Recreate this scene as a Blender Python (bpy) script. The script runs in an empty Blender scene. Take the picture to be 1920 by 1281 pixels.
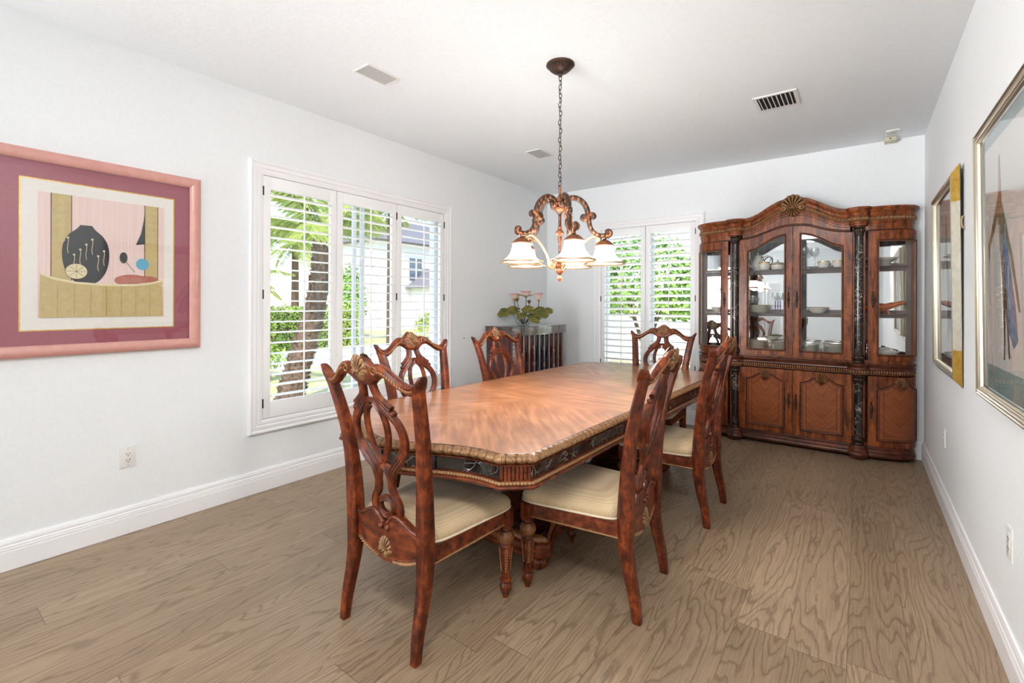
import bpy, bmesh, math, random
from mathutils import Vector, Matrix, Euler
PI = math.pi
random.seed(7)
SC = bpy.context.scene
COL = SC.collection

# ------------------------------------------------------------------ camera, sky, sun, large lights, exposure
XL, XR, YB, YR, H = -3.438, 0.446, 5.406, -4.3, 2.838      # left / right / back / rear wall, ceiling
YAW, ROLL, FPX = 0.641, 0.0035, 875.555
cam = bpy.data.cameras.new('camera')
cam.sensor_width = 36.0; cam.sensor_fit = 'HORIZONTAL'
cam.lens = FPX / 1920 * 36.0
cam.shift_y = -(640.5 - 570.2) / 1920.0
cam.clip_start = 0.02; cam.clip_end = 400
cam_ob = bpy.data.objects.new('camera', cam)
COL.objects.link(cam_ob)
cam_ob.location = (0, 0, 1.35)
cam_ob.rotation_euler = (Matrix.Rotation(YAW, 3, 'Z') @ Matrix.Rotation(PI/2, 3, 'X') @ Matrix.Rotation(ROLL, 3, 'Z')).to_euler()
SC.camera = cam_ob

w = bpy.data.worlds.new('sky'); SC.world = w; w.use_nodes = True
wn = w.node_tree.nodes; wl = w.node_tree.links
sky = wn.new('ShaderNodeTexSky'); sky.sky_type = 'NISHITA'
sky.sun_disc = False; sky.sun_elevation = math.radians(48); sky.sun_rotation = math.radians(150)
sky.air_density = 1.0; sky.dust_density = 0.6; sky.ozone_density = 1.5
wl.new(sky.outputs[0], wn['Background'].inputs[0]); wn['Background'].inputs[1].default_value = 0.4

def light(name, kind, loc, rot, energy, color=(1, 1, 1), size=None, size_y=None):
    d = bpy.data.lights.new(name, kind); d.energy = energy; d.color = color
    if kind == 'AREA':
        d.shape = 'RECTANGLE'; d.size = size; d.size_y = size_y or size
    o = bpy.data.objects.new(name, d); COL.objects.link(o)
    o.location = loc; o.rotation_euler = rot
    return o
sun = light('sun', 'SUN', (5, -6, 12), (Vector((0.55, -0.55, 0.85))).to_track_quat('Z', 'Y').to_euler(), 3.9, (1.0, 0.96, 0.9))
sun.data.angle = 0.01
rl_ = light('rear_fill_light', 'AREA', (-2.98, -4.0, 1.5), (math.radians(106), 0, math.radians(-14)), 31, (0.96, 0.985, 1), .75, 2.0)  # added fill behind the camera, beamed at the far ceiling and back wall
rl_.data.spread = math.radians(56)
light('side_fill_light', 'AREA', (XL+.06, -2.3, 1.4), (math.radians(110), 0, math.radians(-64)), 120, (0.96, 0.985, 1), 3.0, 2.0)  # added fill at the left wall behind the camera, brightens the right wall
light('near_ceiling_fill', 'AREA', (-0.35, 0.0, 2.79), (math.radians(38), 0, 0), 62, (1, 0.985, 0.96), 1.4, .6)  # added overhead fill out of view, brightens floor and chair backs; no fixture modelled
def aim(o, tgt): o.rotation_euler = (V0(o.location) - Vector(tgt)).to_track_quat('Z', 'Y').to_euler()
V0 = lambda v: Vector((v[0], v[1], v[2]))
# added area lamps low outside each window, throwing fill up through the louvers
aim(light('back_window_fill', 'AREA', (-2.05, 6.75, -.18), (0, 0, 0), 70, (1, .99, .96), 1.7, 1.3), (-2.05, 5.4, 1.3))
aim(light('left_window_fill', 'AREA', (-4.75, 2.55, -.18), (0, 0, 0), 80, (1, .99, .96), 1.3, 2.0), (-3.44, 2.5, 1.3))
SC.view_settings.view_transform = 'Standard'
SC.view_settings.look = 'None'
SC.view_settings.gamma = 1.0
SC.view_settings.use_curve_mapping = False
SC.view_settings.exposure = 0.25
SC.cycles.use_denoising = True
SC.cycles.use_adaptive_sampling = True
SC.cycles.adaptive_threshold = 0.02
SC.cycles.max_bounces = 9
SC.cycles.diffuse_bounces = 4
SC.cycles.glossy_bounces = 5
SC.cycles.transmission_bounces = 6
SC.cycles.transparent_max_bounces = 24
SC.cycles.caustics_reflective = False
SC.cycles.caustics_refractive = False
SC.cycles.sample_clamp_indirect = 20.0

# ------------------------------------------------------------------ materials
def mat(name):
    m = bpy.data.materials.new(name); m.use_nodes = True
    nt = m.node_tree
    return m, nt.nodes, nt.links, nt.nodes['Principled BSDF']
def srgb(r, g, b):
    f = lambda c: (c/255/12.92) if c/255 <= .04045 else ((c/255+.055)/1.055)**2.4
    return (f(r), f(g), f(b), 1)
def coords(n, l, scale=(1, 1, 1), kind='Object'):
    tc = n.new('ShaderNodeTexCoord'); mp = n.new('ShaderNodeMapping')
    mp.inputs['Scale'].default_value = scale
    l.new(tc.outputs[kind], mp.inputs[0])
    return mp
def noise(n, l, vec, scale=5, detail=4, rough=.55, dist=0):
    t = n.new('ShaderNodeTexNoise'); t.inputs['Scale'].default_value = scale
    t.inputs['Detail'].default_value = detail; t.inputs['Roughness'].default_value = rough
    t.inputs['Distortion'].default_value = dist
    l.new(vec, t.inputs['Vector']); return t
def ramp(n, l, fac, stops, interp='LINEAR'):
    r = n.new('ShaderNodeValToRGB'); r.color_ramp.interpolation = interp
    e = r.color_ramp.elements
    while len(e) < len(stops): e.new(0.5)
    for i, (p, c) in enumerate(stops):
        e[i].position = p; e[i].color = c if len(c) == 4 else (*c, 1)
    l.new(fac, r.inputs[0]); return r
def mixc(n, l, fac, a, b, mode='MIX'):
    m = n.new('ShaderNodeMix'); m.data_type = 'RGBA'; m.blend_type = mode
    for sock, v in ((m.inputs[0], fac), (m.inputs[6], a), (m.inputs[7], b)):
        if hasattr(v, 'links'): l.new(v, sock)
        else: sock.default_value = v
    return m
def mth(n, l, op, a, b=None, c=None):
    m = n.new('ShaderNodeMath'); m.operation = op
    for i, v in enumerate((a, b, c)):
        if v is None: continue
        if hasattr(v, 'links'): l.new(v, m.inputs[i])
        else: m.inputs[i].default_value = v
    return m.outputs[0]
def bump(n, l, p, h, strength=.2, dist=.01):
    b = n.new('ShaderNodeBump'); b.inputs['Strength'].default_value = strength
    b.inputs['Distance'].default_value = dist
    l.new(h, b.inputs['Height']); l.new(b.outputs[0], p.inputs['Normal'])
def plain(name, col, rough=.5, metal=0, spec=.5, coat=0):
    m, n, l, p = mat(name)
    p.inputs['Base Color'].default_value = col; p.inputs['Roughness'].default_value = rough
    p.inputs['Metallic'].default_value = metal; p.inputs['Specular IOR Level'].default_value = spec
    p.inputs['Coat Weight'].default_value = coat; p.inputs['Coat Roughness'].default_value = .06
    return m
def tex(name, c1, c2, scale=8, rough=.5, bumpy=.1, stretch=(1, 1, 1), metal=0, coat=0, detail=5, bdist=.004):
    m, n, l, p = mat(name)
    mp = coords(n, l, stretch); t = noise(n, l, mp.outputs[0], scale, detail)
    r = ramp(n, l, t.outputs[0], [(.3, c1), (.7, c2)])
    l.new(r.outputs[0], p.inputs['Base Color']); p.inputs['Roughness'].default_value = rough
    p.inputs['Metallic'].default_value = metal; p.inputs['Coat Weight'].default_value = coat
    p.inputs['Coat Roughness'].default_value = .08
    if bumpy: bump(n, l, p, t.outputs[0], bumpy, bdist)
    return m
def wood(name, dark, mid, lite, stretch=(9, 9, 1.1), scale=3, rough=.28, coat=.25, mottled=.5):
    m, n, l, p = mat(name)
    mp = coords(n, l, stretch); g = noise(n, l, mp.outputs[0], scale, 6, .6, .6)
    mp2 = coords(n, l); s = noise(n, l, mp2.outputs[0], 24, 4, .65)
    f = mth(n, l, 'ADD', mth(n, l, 'MULTIPLY', g.outputs[0], 1-mottled*.5), mth(n, l, 'MULTIPLY', s.outputs[0], mottled*.5))
    r = ramp(n, l, f, [(.36, dark), (.5, mid), (.64, lite)])
    l.new(r.outputs[0], p.inputs['Base Color']); p.inputs['Roughness'].default_value = rough
    p.inputs['Coat Weight'].default_value = coat*.5; p.inputs['Coat Roughness'].default_value = .12; p.inputs['Specular IOR Level'].default_value = .32
    bump(n, l, p, g.outputs[0], .06, .003)
    return m
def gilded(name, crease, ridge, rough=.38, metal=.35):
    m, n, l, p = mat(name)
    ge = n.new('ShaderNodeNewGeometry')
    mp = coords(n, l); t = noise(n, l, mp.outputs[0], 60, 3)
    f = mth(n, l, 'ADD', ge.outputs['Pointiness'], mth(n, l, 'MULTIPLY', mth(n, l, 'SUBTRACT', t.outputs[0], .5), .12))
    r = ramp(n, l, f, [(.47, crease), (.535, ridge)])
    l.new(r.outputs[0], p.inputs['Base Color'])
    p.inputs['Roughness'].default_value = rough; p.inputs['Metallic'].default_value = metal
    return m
def glassy(name, tint=(1, 1, 1, 1), boost=1.0, rough=0.0):
    m = bpy.data.materials.new(name); m.use_nodes = True
    n = m.node_tree.nodes; l = m.node_tree.links
    n.remove(n['Principled BSDF'])
    t = n.new('ShaderNodeBsdfTransparent'); t.inputs[0].default_value = tint
    g = n.new('ShaderNodeBsdfGlossy'); g.inputs['Roughness'].default_value = rough
    ge = n.new('ShaderNodeNewGeometry'); dt = n.new('ShaderNodeVectorMath'); dt.operation = 'DOT_PRODUCT'
    l.new(ge.outputs['Incoming'], dt.inputs[0]); l.new(ge.outputs['Normal'], dt.inputs[1])
    q = mth(n, l, 'POWER', mth(n, l, 'SUBTRACT', 1, mth(n, l, 'ABSOLUTE', dt.outputs['Value'])), 5)
    k = mth(n, l, 'MULTIPLY', mth(n, l, 'ADD', mth(n, l, 'MULTIPLY', q, .96), .04), boost)
    mx = n.new('ShaderNodeMixShader'); l.new(k, mx.inputs[0]); l.new(t.outputs[0], mx.inputs[1]); l.new(g.outputs[0], mx.inputs[2])
    l.new(mx.outputs[0], n['Material Output'].inputs[0])
    return m

M = {}
M['wall'] = tex('painted_wall', srgb(237, 240, 242), srgb(241, 244, 246), 60, .75, .05)
M['ceiling'] = tex('textured_ceiling', srgb(238, 243, 246), srgb(243, 247, 250), 45, .85, .16, bdist=.006)
M['trim'] = plain('white_trim_paint', srgb(244, 244, 246), .35)
M['shutter'] = plain('white_shutter_paint', srgb(246, 246, 246), .4)
M['hinge'] = plain('dark_hinge_metal', srgb(45, 42, 38), .4, .6)
M['vinyl'] = plain('grey_white_vinyl_frame', srgb(222, 226, 230), .4)
M['pane'] = glassy('window_glass', boost=.6)
M['cabinet_glass'] = glassy('cabinet_glass', boost=1.0)
M['crystal'] = glassy('crystal_glass', (.97, .98, .98, 1), 1.6, .02)
M['blue_crystal'] = glassy('blue_crystal_glass', (.35, .55, .9, 1), 1.6, .05)
M['violet_crystal'] = glassy('violet_crystal_glass', (.35, .33, .6, 1), 1.6, .05)
M['picture_glass'] = glassy('picture_glass', boost=.9)
CH = (srgb(34, 11, 5), srgb(90, 35, 13), srgb(142, 68, 28))
M['cherry'] = wood('carved_cherry_wood', *CH, stretch=(10, 10, 1.6), rough=.38, coat=.15, mottled=1.0)
M['cherry_h'] = wood('cherry_wood_along_x', srgb(44, 17, 9), srgb(98, 42, 19), srgb(136, 68, 34), stretch=(1.2, 10, 10), rough=.38, coat=.15, mottled=1.0)
M['cabwood'] = wood('cabinet_cherry_wood', srgb(64, 28, 12), srgb(124, 62, 26), srgb(164, 92, 44), stretch=(9, 9, 1.2), rough=.36, coat=.2)
M['cabdark'] = wood('dark_moulding_wood', srgb(42, 20, 12), srgb(84, 40, 24), srgb(112, 58, 36), stretch=(1.5, 9, 9), rough=.34, coat=.3)
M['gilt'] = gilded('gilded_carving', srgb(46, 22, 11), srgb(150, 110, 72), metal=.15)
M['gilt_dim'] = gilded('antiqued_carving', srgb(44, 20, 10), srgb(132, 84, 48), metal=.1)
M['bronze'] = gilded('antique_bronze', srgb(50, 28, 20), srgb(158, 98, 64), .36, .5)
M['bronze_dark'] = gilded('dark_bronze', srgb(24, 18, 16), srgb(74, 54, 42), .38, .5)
M['brass'] = plain('pale_brass', srgb(196, 170, 130), .3, .8)
M['silver'] = plain('silver_gilt_frame', srgb(206, 198, 178), .28, .85)
M['gold'] = tex('gold_leaf', srgb(206, 160, 60), srgb(232, 196, 104), 30, .3, .1, metal=.7)
M['champagne'] = tex('champagne_leaf', srgb(214, 208, 190), srgb(232, 226, 210), 30, .3, .1, metal=.5)
M['interior'] = plain('taupe_cabinet_lining', srgb(112, 92, 82), .45)
M['mirror'] = plain('mirror', (.68, .69, .69, 1), .01, 1)
M['china'] = plain('white_china', srgb(216, 214, 204), .12, coat=.5)
M['chinagold'] = plain('gold_china_rim', srgb(214, 180, 92), .2, .8)
M['lacquer'] = plain('burgundy_lacquer', srgb(66, 12, 12), .06, coat=1)
M['lacquer_blue'] = plain('midnight_lacquer', srgb(16, 18, 34), .06, coat=1)
M['lacquer_top'] = tex('mottled_lacquer', srgb(40, 24, 22), srgb(104, 90, 84), 9, .05, 0, (1, 3, 1), coat=1)
M['piping'] = plain('cream_piping', srgb(226, 210, 182), .8)
M['plastic'] = plain('white_plastic', srgb(232, 231, 228), .35)
M['slot'] = plain('dark_slot', srgb(30, 26, 24), .6)
M['grille'] = plain('grey_speaker_grille', srgb(186, 186, 184), .7)
M['beige'] = plain('beige_plastic', srgb(206, 198, 172), .5)
M['orange_wood'] = wood('orange_driftwood', srgb(120, 52, 24), srgb(188, 98, 50), srgb(222, 142, 86), stretch=(2, 8, 8), rough=.4)
M['charcoal'] = plain('charcoal_plastic', srgb(40, 38, 38), .5)

# marble
def marble(name, bg, bg2, vein):
    m, n, l, p = mat(name)
    mp = coords(n, l); d = noise(n, l, mp.outputs[0], 9, 4)
    vadd = n.new('ShaderNodeVectorMath'); vadd.operation = 'MULTIPLY_ADD'
    l.new(d.outputs['Color'], vadd.inputs[0]); vadd.inputs[1].default_value = (.12, .12, .12); l.new(mp.outputs[0], vadd.inputs[2])
    v = n.new('ShaderNodeTexVoronoi'); v.feature = 'DISTANCE_TO_EDGE'; v.inputs['Scale'].default_value = 20
    l.new(vadd.outputs[0], v.inputs['Vector'])
    patch = noise(n, l, mp.outputs[0], 6, 2)
    ln = ramp(n, l, v.outputs['Distance'], [(0, (1, 1, 1)), (.035, (0, 0, 0))])
    pm = ramp(n, l, patch.outputs[0], [(.44, (0, 0, 0)), (.58, (1, 1, 1))])
    f = mth(n, l, 'MULTIPLY', ln.outputs[0], pm.outputs[0])
    base = ramp(n, l, d.outputs[0], [(.35, bg), (.7, bg2)])
    mx = mixc(n, l, f, base.outputs[0], vein)
    l.new(mx.outputs[2], p.inputs['Base Color']); p.inputs['Roughness'].default_value = .12
    p.inputs['Coat Weight'].default_value = .5
    return m
M['marble'] = marble('black_veined_marble', srgb(20, 18, 18), srgb(54, 46, 42), srgb(206, 198, 188))

# floor planks running along y
def floor_mat():
    m, n, l, p = mat('oak_plank_floor')
    tc = n.new('ShaderNodeTexCoord'); sp = n.new('ShaderNodeSeparateXYZ'); l.new(tc.outputs['Object'], sp.inputs[0])
    X, Y = sp.outputs[0], sp.outputs[1]
    PW, PL = .192, 1.55
    xr = mth(n, l, 'DIVIDE', mth(n, l, 'ADD', X, 20.006), PW)
    row = mth(n, l, 'FLOOR', xr); fx = mth(n, l, 'FRACT', xr)
    wn1 = n.new('ShaderNodeTexWhiteNoise'); wn1.noise_dimensions = '1D'; l.new(row, wn1.inputs['W'])
    yr = mth(n, l, 'ADD', mth(n, l, 'DIVIDE', mth(n, l, 'ADD', Y, 20.0), PL), mth(n, l, 'MULTIPLY', wn1.outputs[0], 7.3))
    pl = mth(n, l, 'FLOOR', yr); fy = mth(n, l, 'FRACT', yr)
    idn = n.new('ShaderNodeTexWhiteNoise'); idn.noise_dimensions = '2D'
    cb = n.new('ShaderNodeCombineXYZ'); l.new(row, cb.inputs[0]); l.new(pl, cb.inputs[1]); l.new(cb.outputs[0], idn.inputs['Vector'])
    pid = idn.outputs['Value']
    g = n.new('ShaderNodeCombineXYZ')
    l.new(mth(n, l, 'MULTIPLY', X, 6.5), g.inputs[0]); l.new(mth(n, l, 'MULTIPLY', Y, .75), g.inputs[1]); l.new(mth(n, l, 'MULTIPLY', pid, 40), g.inputs[2])
    big = noise(n, l, g.outputs[0], 1.0, 1.6, .45, .25)
    wb_ = n.new('ShaderNodeCombineXYZ'); l.new(mth(n, l, 'MULTIPLY', X, 40), wb_.inputs[0]); l.new(mth(n, l, 'MULTIPLY', Y, 12), wb_.inputs[1])
    wob = noise(n, l, wb_.outputs[0], 1, 2, .5)
    rings = mth(n, l, 'FRACT', mth(n, l, 'ADD', mth(n, l, 'MULTIPLY', wob.outputs[0], .7), mth(n, l, 'ADD', mth(n, l, 'MULTIPLY', big.outputs[0], 20), mth(n, l, 'MULTIPLY', fx, 2.2))))
    dline = ramp(n, l, rings, [(.0, (.7, .7, .7)), (.10, (.9, .9, .9)), (.2, (.3, .3, .3)), (.4, (0, 0, 0)), (.93, (.0, .0, .0)), (1, (.7, .7, .7))])
    g2 = n.new('ShaderNodeCombineXYZ')
    l.new(mth(n, l, 'MULTIPLY', X, 170), g2.inputs[0]); l.new(mth(n, l, 'MULTIPLY', Y, 7), g2.inputs[1]); l.new(mth(n, l, 'MULTIPLY', pid, 9), g2.inputs[2])
    fine = noise(n, l, g2.outputs[0], 1, 3, .6)
    base = ramp(n, l, pid, [(0, srgb(146, 124, 100)), (.5, srgb(156, 133, 108)), (1, srgb(166, 143, 118))])
    c1 = mixc(n, l, mth(n, l, 'MULTIPLY', dline.outputs[0], .52), base.outputs[0], srgb(82, 62, 46))
    fr = ramp(n, l, fine.outputs[0], [(.35, (1, 1, 1)), (.6, (0, 0, 0))])
    c2 = mixc(n, l, mth(n, l, 'MULTIPLY', fr.outputs[0], .30), c1.outputs[2], srgb(92, 72, 56))
    ex = mth(n, l, 'MINIMUM', fx, mth(n, l, 'SUBTRACT', 1, fx)); ey = mth(n, l, 'MINIMUM', fy, mth(n, l, 'SUBTRACT', 1, fy))
    sx = mth(n, l, 'LESS_THAN', ex, .008); sy = mth(n, l, 'LESS_THAN', ey, .0012)
    seam = mth(n, l, 'MAXIMUM', sx, sy)
    c3 = mixc(n, l, mth(n, l, 'MULTIPLY', seam, .45), c2.outputs[2], srgb(70, 54, 42))
    l.new(c3.outputs[2], p.inputs['Base Color'])
    p.inputs['Roughness'].default_value = .36
    p.inputs['Specular IOR Level'].default_value = .4
    hh = mth(n, l, 'SUBTRACT', mth(n, l, 'MULTIPLY', fine.outputs[0], .4), mth(n, l, 'ADD', seam, mth(n, l, 'MULTIPLY', dline.outputs[0], .3)))
    bump(n, l, p, hh, .22, .0012)
    return m
M['floor'] = floor_mat()

# dining table veneer: quarter matched leaf pattern with mitred ends
def table_mat():
    m, n, l, p = mat('matched_veneer_table_top')
    tc = n.new('ShaderNodeTexCoord'); sp = n.new('ShaderNodeSeparateXYZ'); l.new(tc.outputs['Object'], sp.inputs[0])
    X, Y = sp.outputs[0], sp.outputs[1]
    ax = mth(n, l, 'ABSOLUTE', X); ay = mth(n, l, 'ABSOLUTE', Y)
    a = n.new('ShaderNodeCombineXYZ')
    l.new(mth(n, l, 'MULTIPLY', mth(n, l, 'ADD', ax, ay), 1.6), a.inputs[0]); l.new(mth(n, l, 'MULTIPLY', mth(n, l, 'SUBTRACT', ay, ax), 14), a.inputs[1])
    t1 = noise(n, l, a.outputs[0], 1.6, 3, .5, .3)
    b = n.new('ShaderNodeCombineXYZ'); l.new(mth(n, l, 'MULTIPLY', X, 2.2), b.inputs[0]); l.new(mth(n, l, 'MULTIPLY', Y, 16), b.inputs[1])
    t2 = noise(n, l, b.outputs[0], 1.3, 3, .5, .3)
    sel = mth(n, l, 'GREATER_THAN', ay, .55)
    f = n.new('ShaderNodeMix'); f.data_type = 'FLOAT'
    l.new(sel, f.inputs[0]); l.new(t2.outputs[0], f.inputs[2]); l.new(t1.outputs[0], f.inputs[3])
    mo = noise(n, l, tc.outputs['Object'], 5, 4, .6)
    ff = mth(n, l, 'ADD', mth(n, l, 'MULTIPLY', f.outputs[0], .62), mth(n, l, 'MULTIPLY', mo.outputs[0], .38))
    r = ramp(n, l, ff, [(.32, srgb(112, 66, 38)), (.5, srgb(148, 94, 58)), (.66, srgb(178, 124, 84))])
    s1 = mth(n, l, 'LESS_THAN', mth(n, l, 'ABSOLUTE', mth(n, l, 'SUBTRACT', ay, .55)), .0018)
    s2 = mth(n, l, 'LESS_THAN', ay, .0012)
    seam = mth(n, l, 'MAXIMUM', s1, s2)
    c = mixc(n, l, mth(n, l, 'MULTIPLY', seam, .7), r.outputs[0], srgb(64, 34, 20))
    l.new(c.outputs[2], p.inputs['Base Color'])
    p.inputs['Roughness'].default_value = .3; p.inputs['Coat Weight'].default_value = .35; p.inputs['Coat Roughness'].default_value = .12
    return m
M['table'] = table_mat()

# inlaid veneer on the lower cabinet doors: chevron grain about the middle of each door
def veneer_mat():
    m, n, l, p = mat('chevron_door_veneer')
    tc = n.new('ShaderNodeTexCoord'); sp = n.new('ShaderNodeSeparateXYZ'); l.new(tc.outputs['Object'], sp.inputs[0])
    X, Z = sp.outputs[0], sp.outputs[2]
    ax = mth(n, l, 'ABSOLUTE', X)
    a = n.new('ShaderNodeCombineXYZ')
    l.new(mth(n, l, 'MULTIPLY', mth(n, l, 'ADD', ax, Z), 4), a.inputs[0]); l.new(mth(n, l, 'MULTIPLY', mth(n, l, 'SUBTRACT', Z, ax), 40), a.inputs[1])
    t = noise(n, l, a.outputs[0], 1.2, 5, .6, .8)
    r = ramp(n, l, t.outputs[0], [(.2, srgb(104, 46, 18)), (.5, srgb(138, 70, 30)), (.8, srgb(170, 96, 46))])
    l.new(r.outputs[0], p.inputs['Base Color']); p.inputs['Roughness'].default_value = .34; p.inputs['Coat Weight'].default_value = .25
    return m
M['veneer'] = veneer_mat()

def fabric_mat():
    m, n, l, p = mat('dotted_cream_upholstery')
    mp = coords(n, l, (1, 1, 1)); v = n.new('ShaderNodeTexVoronoi'); v.inputs['Scale'].default_value = 160
    v.inputs['Randomness'].default_value = 0.0
    rot = n.new('ShaderNodeMapping'); rot.inputs['Rotation'].default_value = (0, 0, .785); l.new(mp.outputs[0], rot.inputs[0])
    l.new(rot.outputs[0], v.inputs['Vector'])
    r = ramp(n, l, v.outputs['Distance'], [(.2, srgb(216, 196, 162)), (.48, srgb(190, 163, 126))])
    l.new(r.outputs[0], p.inputs['Base Color']); p.inputs['Roughness'].default_value = .85
    p.inputs['Sheen Weight'].default_value = .2
    bump(n, l, p, v.outputs['Distance'], -.35, .002)
    return m
M['fabric'] = fabric_mat()

def shade_mat():
    m, n, l, p = mat('lit_frosted_glass_shade')
    p.inputs['Base Color'].default_value = srgb(250, 246, 238); p.inputs['Roughness'].default_value = .3
    p.inputs['Emission Color'].default_value = (1, .975, .94, 1); p.inputs['Emission Strength'].default_value = 19.0
    return m
M['shade'] = shade_mat()
M['bulb'] = plain('lit_bulb', (1, 1, 1, 1)); 
_b = M['bulb'].node_tree.nodes['Principled BSDF']; _b.inputs['Emission Color'].default_value = (1, .9, .75, 1); _b.inputs['Emission Strength'].default_value = 6
# outdoors
M['grass'] = tex('dry_lawn', srgb(176, 176, 104), srgb(222, 212, 156), 3, .9, .3)
M['concrete'] = tex('pale_concrete', srgb(206, 204, 196), srgb(222, 218, 210), 4, .8, .1)
M['stucco'] = tex('white_stucco', srgb(226, 226, 224), srgb(236, 236, 233), 20, .8, .1)
M['roof'] = tex('grey_roof_tile', srgb(110, 108, 112), srgb(136, 132, 134), 12, .8, .3)
M['hedge'] = tex('hedge_leaf', srgb(116, 156, 58), srgb(196, 214, 96), 30, .5, 0)
M['frond'] = tex('palm_frond_leaf', srgb(120, 150, 66), srgb(206, 212, 120), 6, .45, 0)
M['bark'] = tex('rough_palm_bark', srgb(70, 56, 46), srgb(128, 104, 84), 25, .9, .6, bdist=.02)
M['bushleaf'] = tex('broad_green_leaf', srgb(96, 156, 66), srgb(186, 210, 104), 5, .4, 0)
M['winglass'] = plain('dark_window_glass', srgb(96, 106, 118), .1)
# ------------------------------------------------------------------ mesh helpers
def V(*a): return Vector(a)
class MB:
    def __init__(s): s.v = []; s.f = []; s.fl = []
    def add(s, vs, fs, flat=False):
        o = len(s.v); s.v += [tuple(q) for q in vs]
        s.f += [tuple(i + o for i in f) for f in fs]; s.fl += [flat]*len(fs)
        return s
    def box(s, x0, x1, y0, y1, z0, z1, b=0.0, mtx=None):
        bm = bmesh.new(); bmesh.ops.create_cube(bm, size=1)
        for q in bm.verts:
            q.co = V((x0+x1)/2 + q.co.x*(x1-x0), (y0+y1)/2 + q.co.y*(y1-y0), (z0+z1)/2 + q.co.z*(z1-z0))
        if b > 0: bmesh.ops.bevel(bm, geom=bm.edges[:] , offset=b, segments=2, affect='EDGES', profile=.6)
        bm.verts.ensure_lookup_table()
        vs = [q.co.copy() for q in bm.verts]
        if mtx is not None: vs = [mtx @ q for q in vs]
        s.add(vs, [[q.index for q in f.verts] for f in bm.faces]); bm.free(); return s
    def loft(s, secs, closed=True, caps=True, ring=False):
        n = len(secs[0]); vs = [p for c in secs for p in c]; fs = []
        m = len(secs)
        for i in range(m if ring else m-1):
            a, b = i*n, ((i+1) % m)*n
            for j in range(n if closed else n-1):
                k = (j+1) % n
                fs.append((a+j, a+k, b+k, b+j))
        if caps and closed and not ring:
            fs.append(tuple(reversed(range(n)))); fs.append(tuple(range((m-1)*n, m*n)))
        return s.add(vs, fs)
    def lathe(s, prof, seg=24, c=(0, 0, 0), flutes=0, amp=0.0, mtx=None, fz=None, sx=1, sy=1, caps=True):
        secs = []
        for r, z in prof:
            row = []
            for k in range(seg):
                t = 2*PI*k/seg; rr = r
                if flutes and (fz is None or fz[0] <= z <= fz[1]): rr = r*(1 + amp*(abs(math.cos(flutes*t/2))*2 - 1.2))
                q = V(rr*math.cos(t)*sx, rr*math.sin(t)*sy, z)
                row.append((mtx @ q) if mtx is not None else q + V(*c))
            secs.append(row)
        return s.loft(secs, True, caps)
    def tube(s, pts, r, seg=8, closed=False, flat=1.0, nrm=None):
        pts = [V(*p) for p in pts]; n = len(pts); secs = []
        up = V(0, 0, 1) if nrm is None else V(*nrm)
        prev = None
        for i, p in enumerate(pts):
            a = pts[(i-1) % n] if (closed or i > 0) else p
            b = pts[(i+1) % n] if (closed or i < n-1) else p
            t = (b-a); t = t.normalized() if t.length > 1e-9 else V(0, 0, 1)
            if nrm is None:
                if prev is None:
                    ref = up if abs(t.z) < .9 else V(1, 0, 0)
                    x = t.cross(ref).normalized()
                else:
                    x = (prev - t*prev.dot(t)); x = x.normalized() if x.length > 1e-6 else t.orthogonal().normalized()
                prev = x; y = t.cross(x)
            else:
                y = (up - t*up.dot(t)).normalized(); x = t.cross(y)
            rr = r[i] if isinstance(r, (list, tuple)) else r
            secs.append([p + x*(rr*math.cos(2*PI*k/seg)) + y*(rr*flat*math.sin(2*PI*k/seg)) for k in range(seg)])
        return s.loft(secs, True, not closed, closed)
    def ball(s, c, r, seg=10, rings=7, sc=(1, 1, 1), mtx=None):
        prof = [(max(1e-4, math.sin(PI*i/rings)), -math.cos(PI*i/rings)) for i in range(rings+1)]
        secs = []
        for pr, z in prof:
            row = []
            for k in range(seg):
                q = V(pr*math.cos(2*PI*k/seg)*r*sc[0], pr*math.sin(2*PI*k/seg)*r*sc[1], z*r*sc[2])
                if mtx is not None: q = mtx @ q
                row.append(q + V(*c))
            secs.append(row)
        return s.loft(secs)
    def prism(s, outline, z0, z1, f=None):
        n = len(outline); f = f or (lambda x, y, z: V(x, y, z))
        vs = [f(x, y, z0) for x, y in outline] + [f(x, y, z1) for x, y in outline]
        fs = [tuple(reversed(range(n))), tuple(range(n, 2*n))] + [(i, (i+1) % n, n+(i+1) % n, n+i) for i in range(n)]
        return s.add(vs, fs)
    def build(s, name, m, parent=None, loc=(0, 0, 0), smooth=35, rot=None):
        me = bpy.data.meshes.new(name); me.from_pydata(s.v, [], s.f); me.validate(verbose=False)
        me.materials.append(M[m] if isinstance(m, str) else m)
        bm = bmesh.new(); bm.from_mesh(me); bmesh.ops.recalc_face_normals(bm, faces=bm.faces[:]); bm.to_mesh(me); bm.free()
        if smooth:
            for p in me.polygons: p.use_smooth = True
            me.set_sharp_from_angle(angle=math.radians(smooth))
        o = bpy.data.objects.new(name, me); COL.objects.link(o)
        if parent is not None: o.parent = parent
        o.location = loc
        if rot is not None: o.rotation_euler = rot
        return o
def tag(o, label, cat, group=None, kind=None):
    if label: o['label'] = label
    if cat: o['category'] = cat
    if group: o['group'] = group
    if kind: o['kind'] = kind
    return o
def empty(name, loc=(0, 0, 0), rz=0, label=None, cat=None, group=None):
    o = bpy.data.objects.new(name, None); COL.objects.link(o); o.empty_display_size = .05
    o.location = loc; o.rotation_euler = (0, 0, rz)
    return tag(o, label, cat, group)
def struct(o): o['kind'] = 'structure'; return o
def copy_tree(o, parent=None):
    c = o.copy(); COL.objects.link(c)
    if parent is not None:
        c.parent = parent
    for ch in list(o.children): copy_tree(ch, c)
    return c
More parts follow.
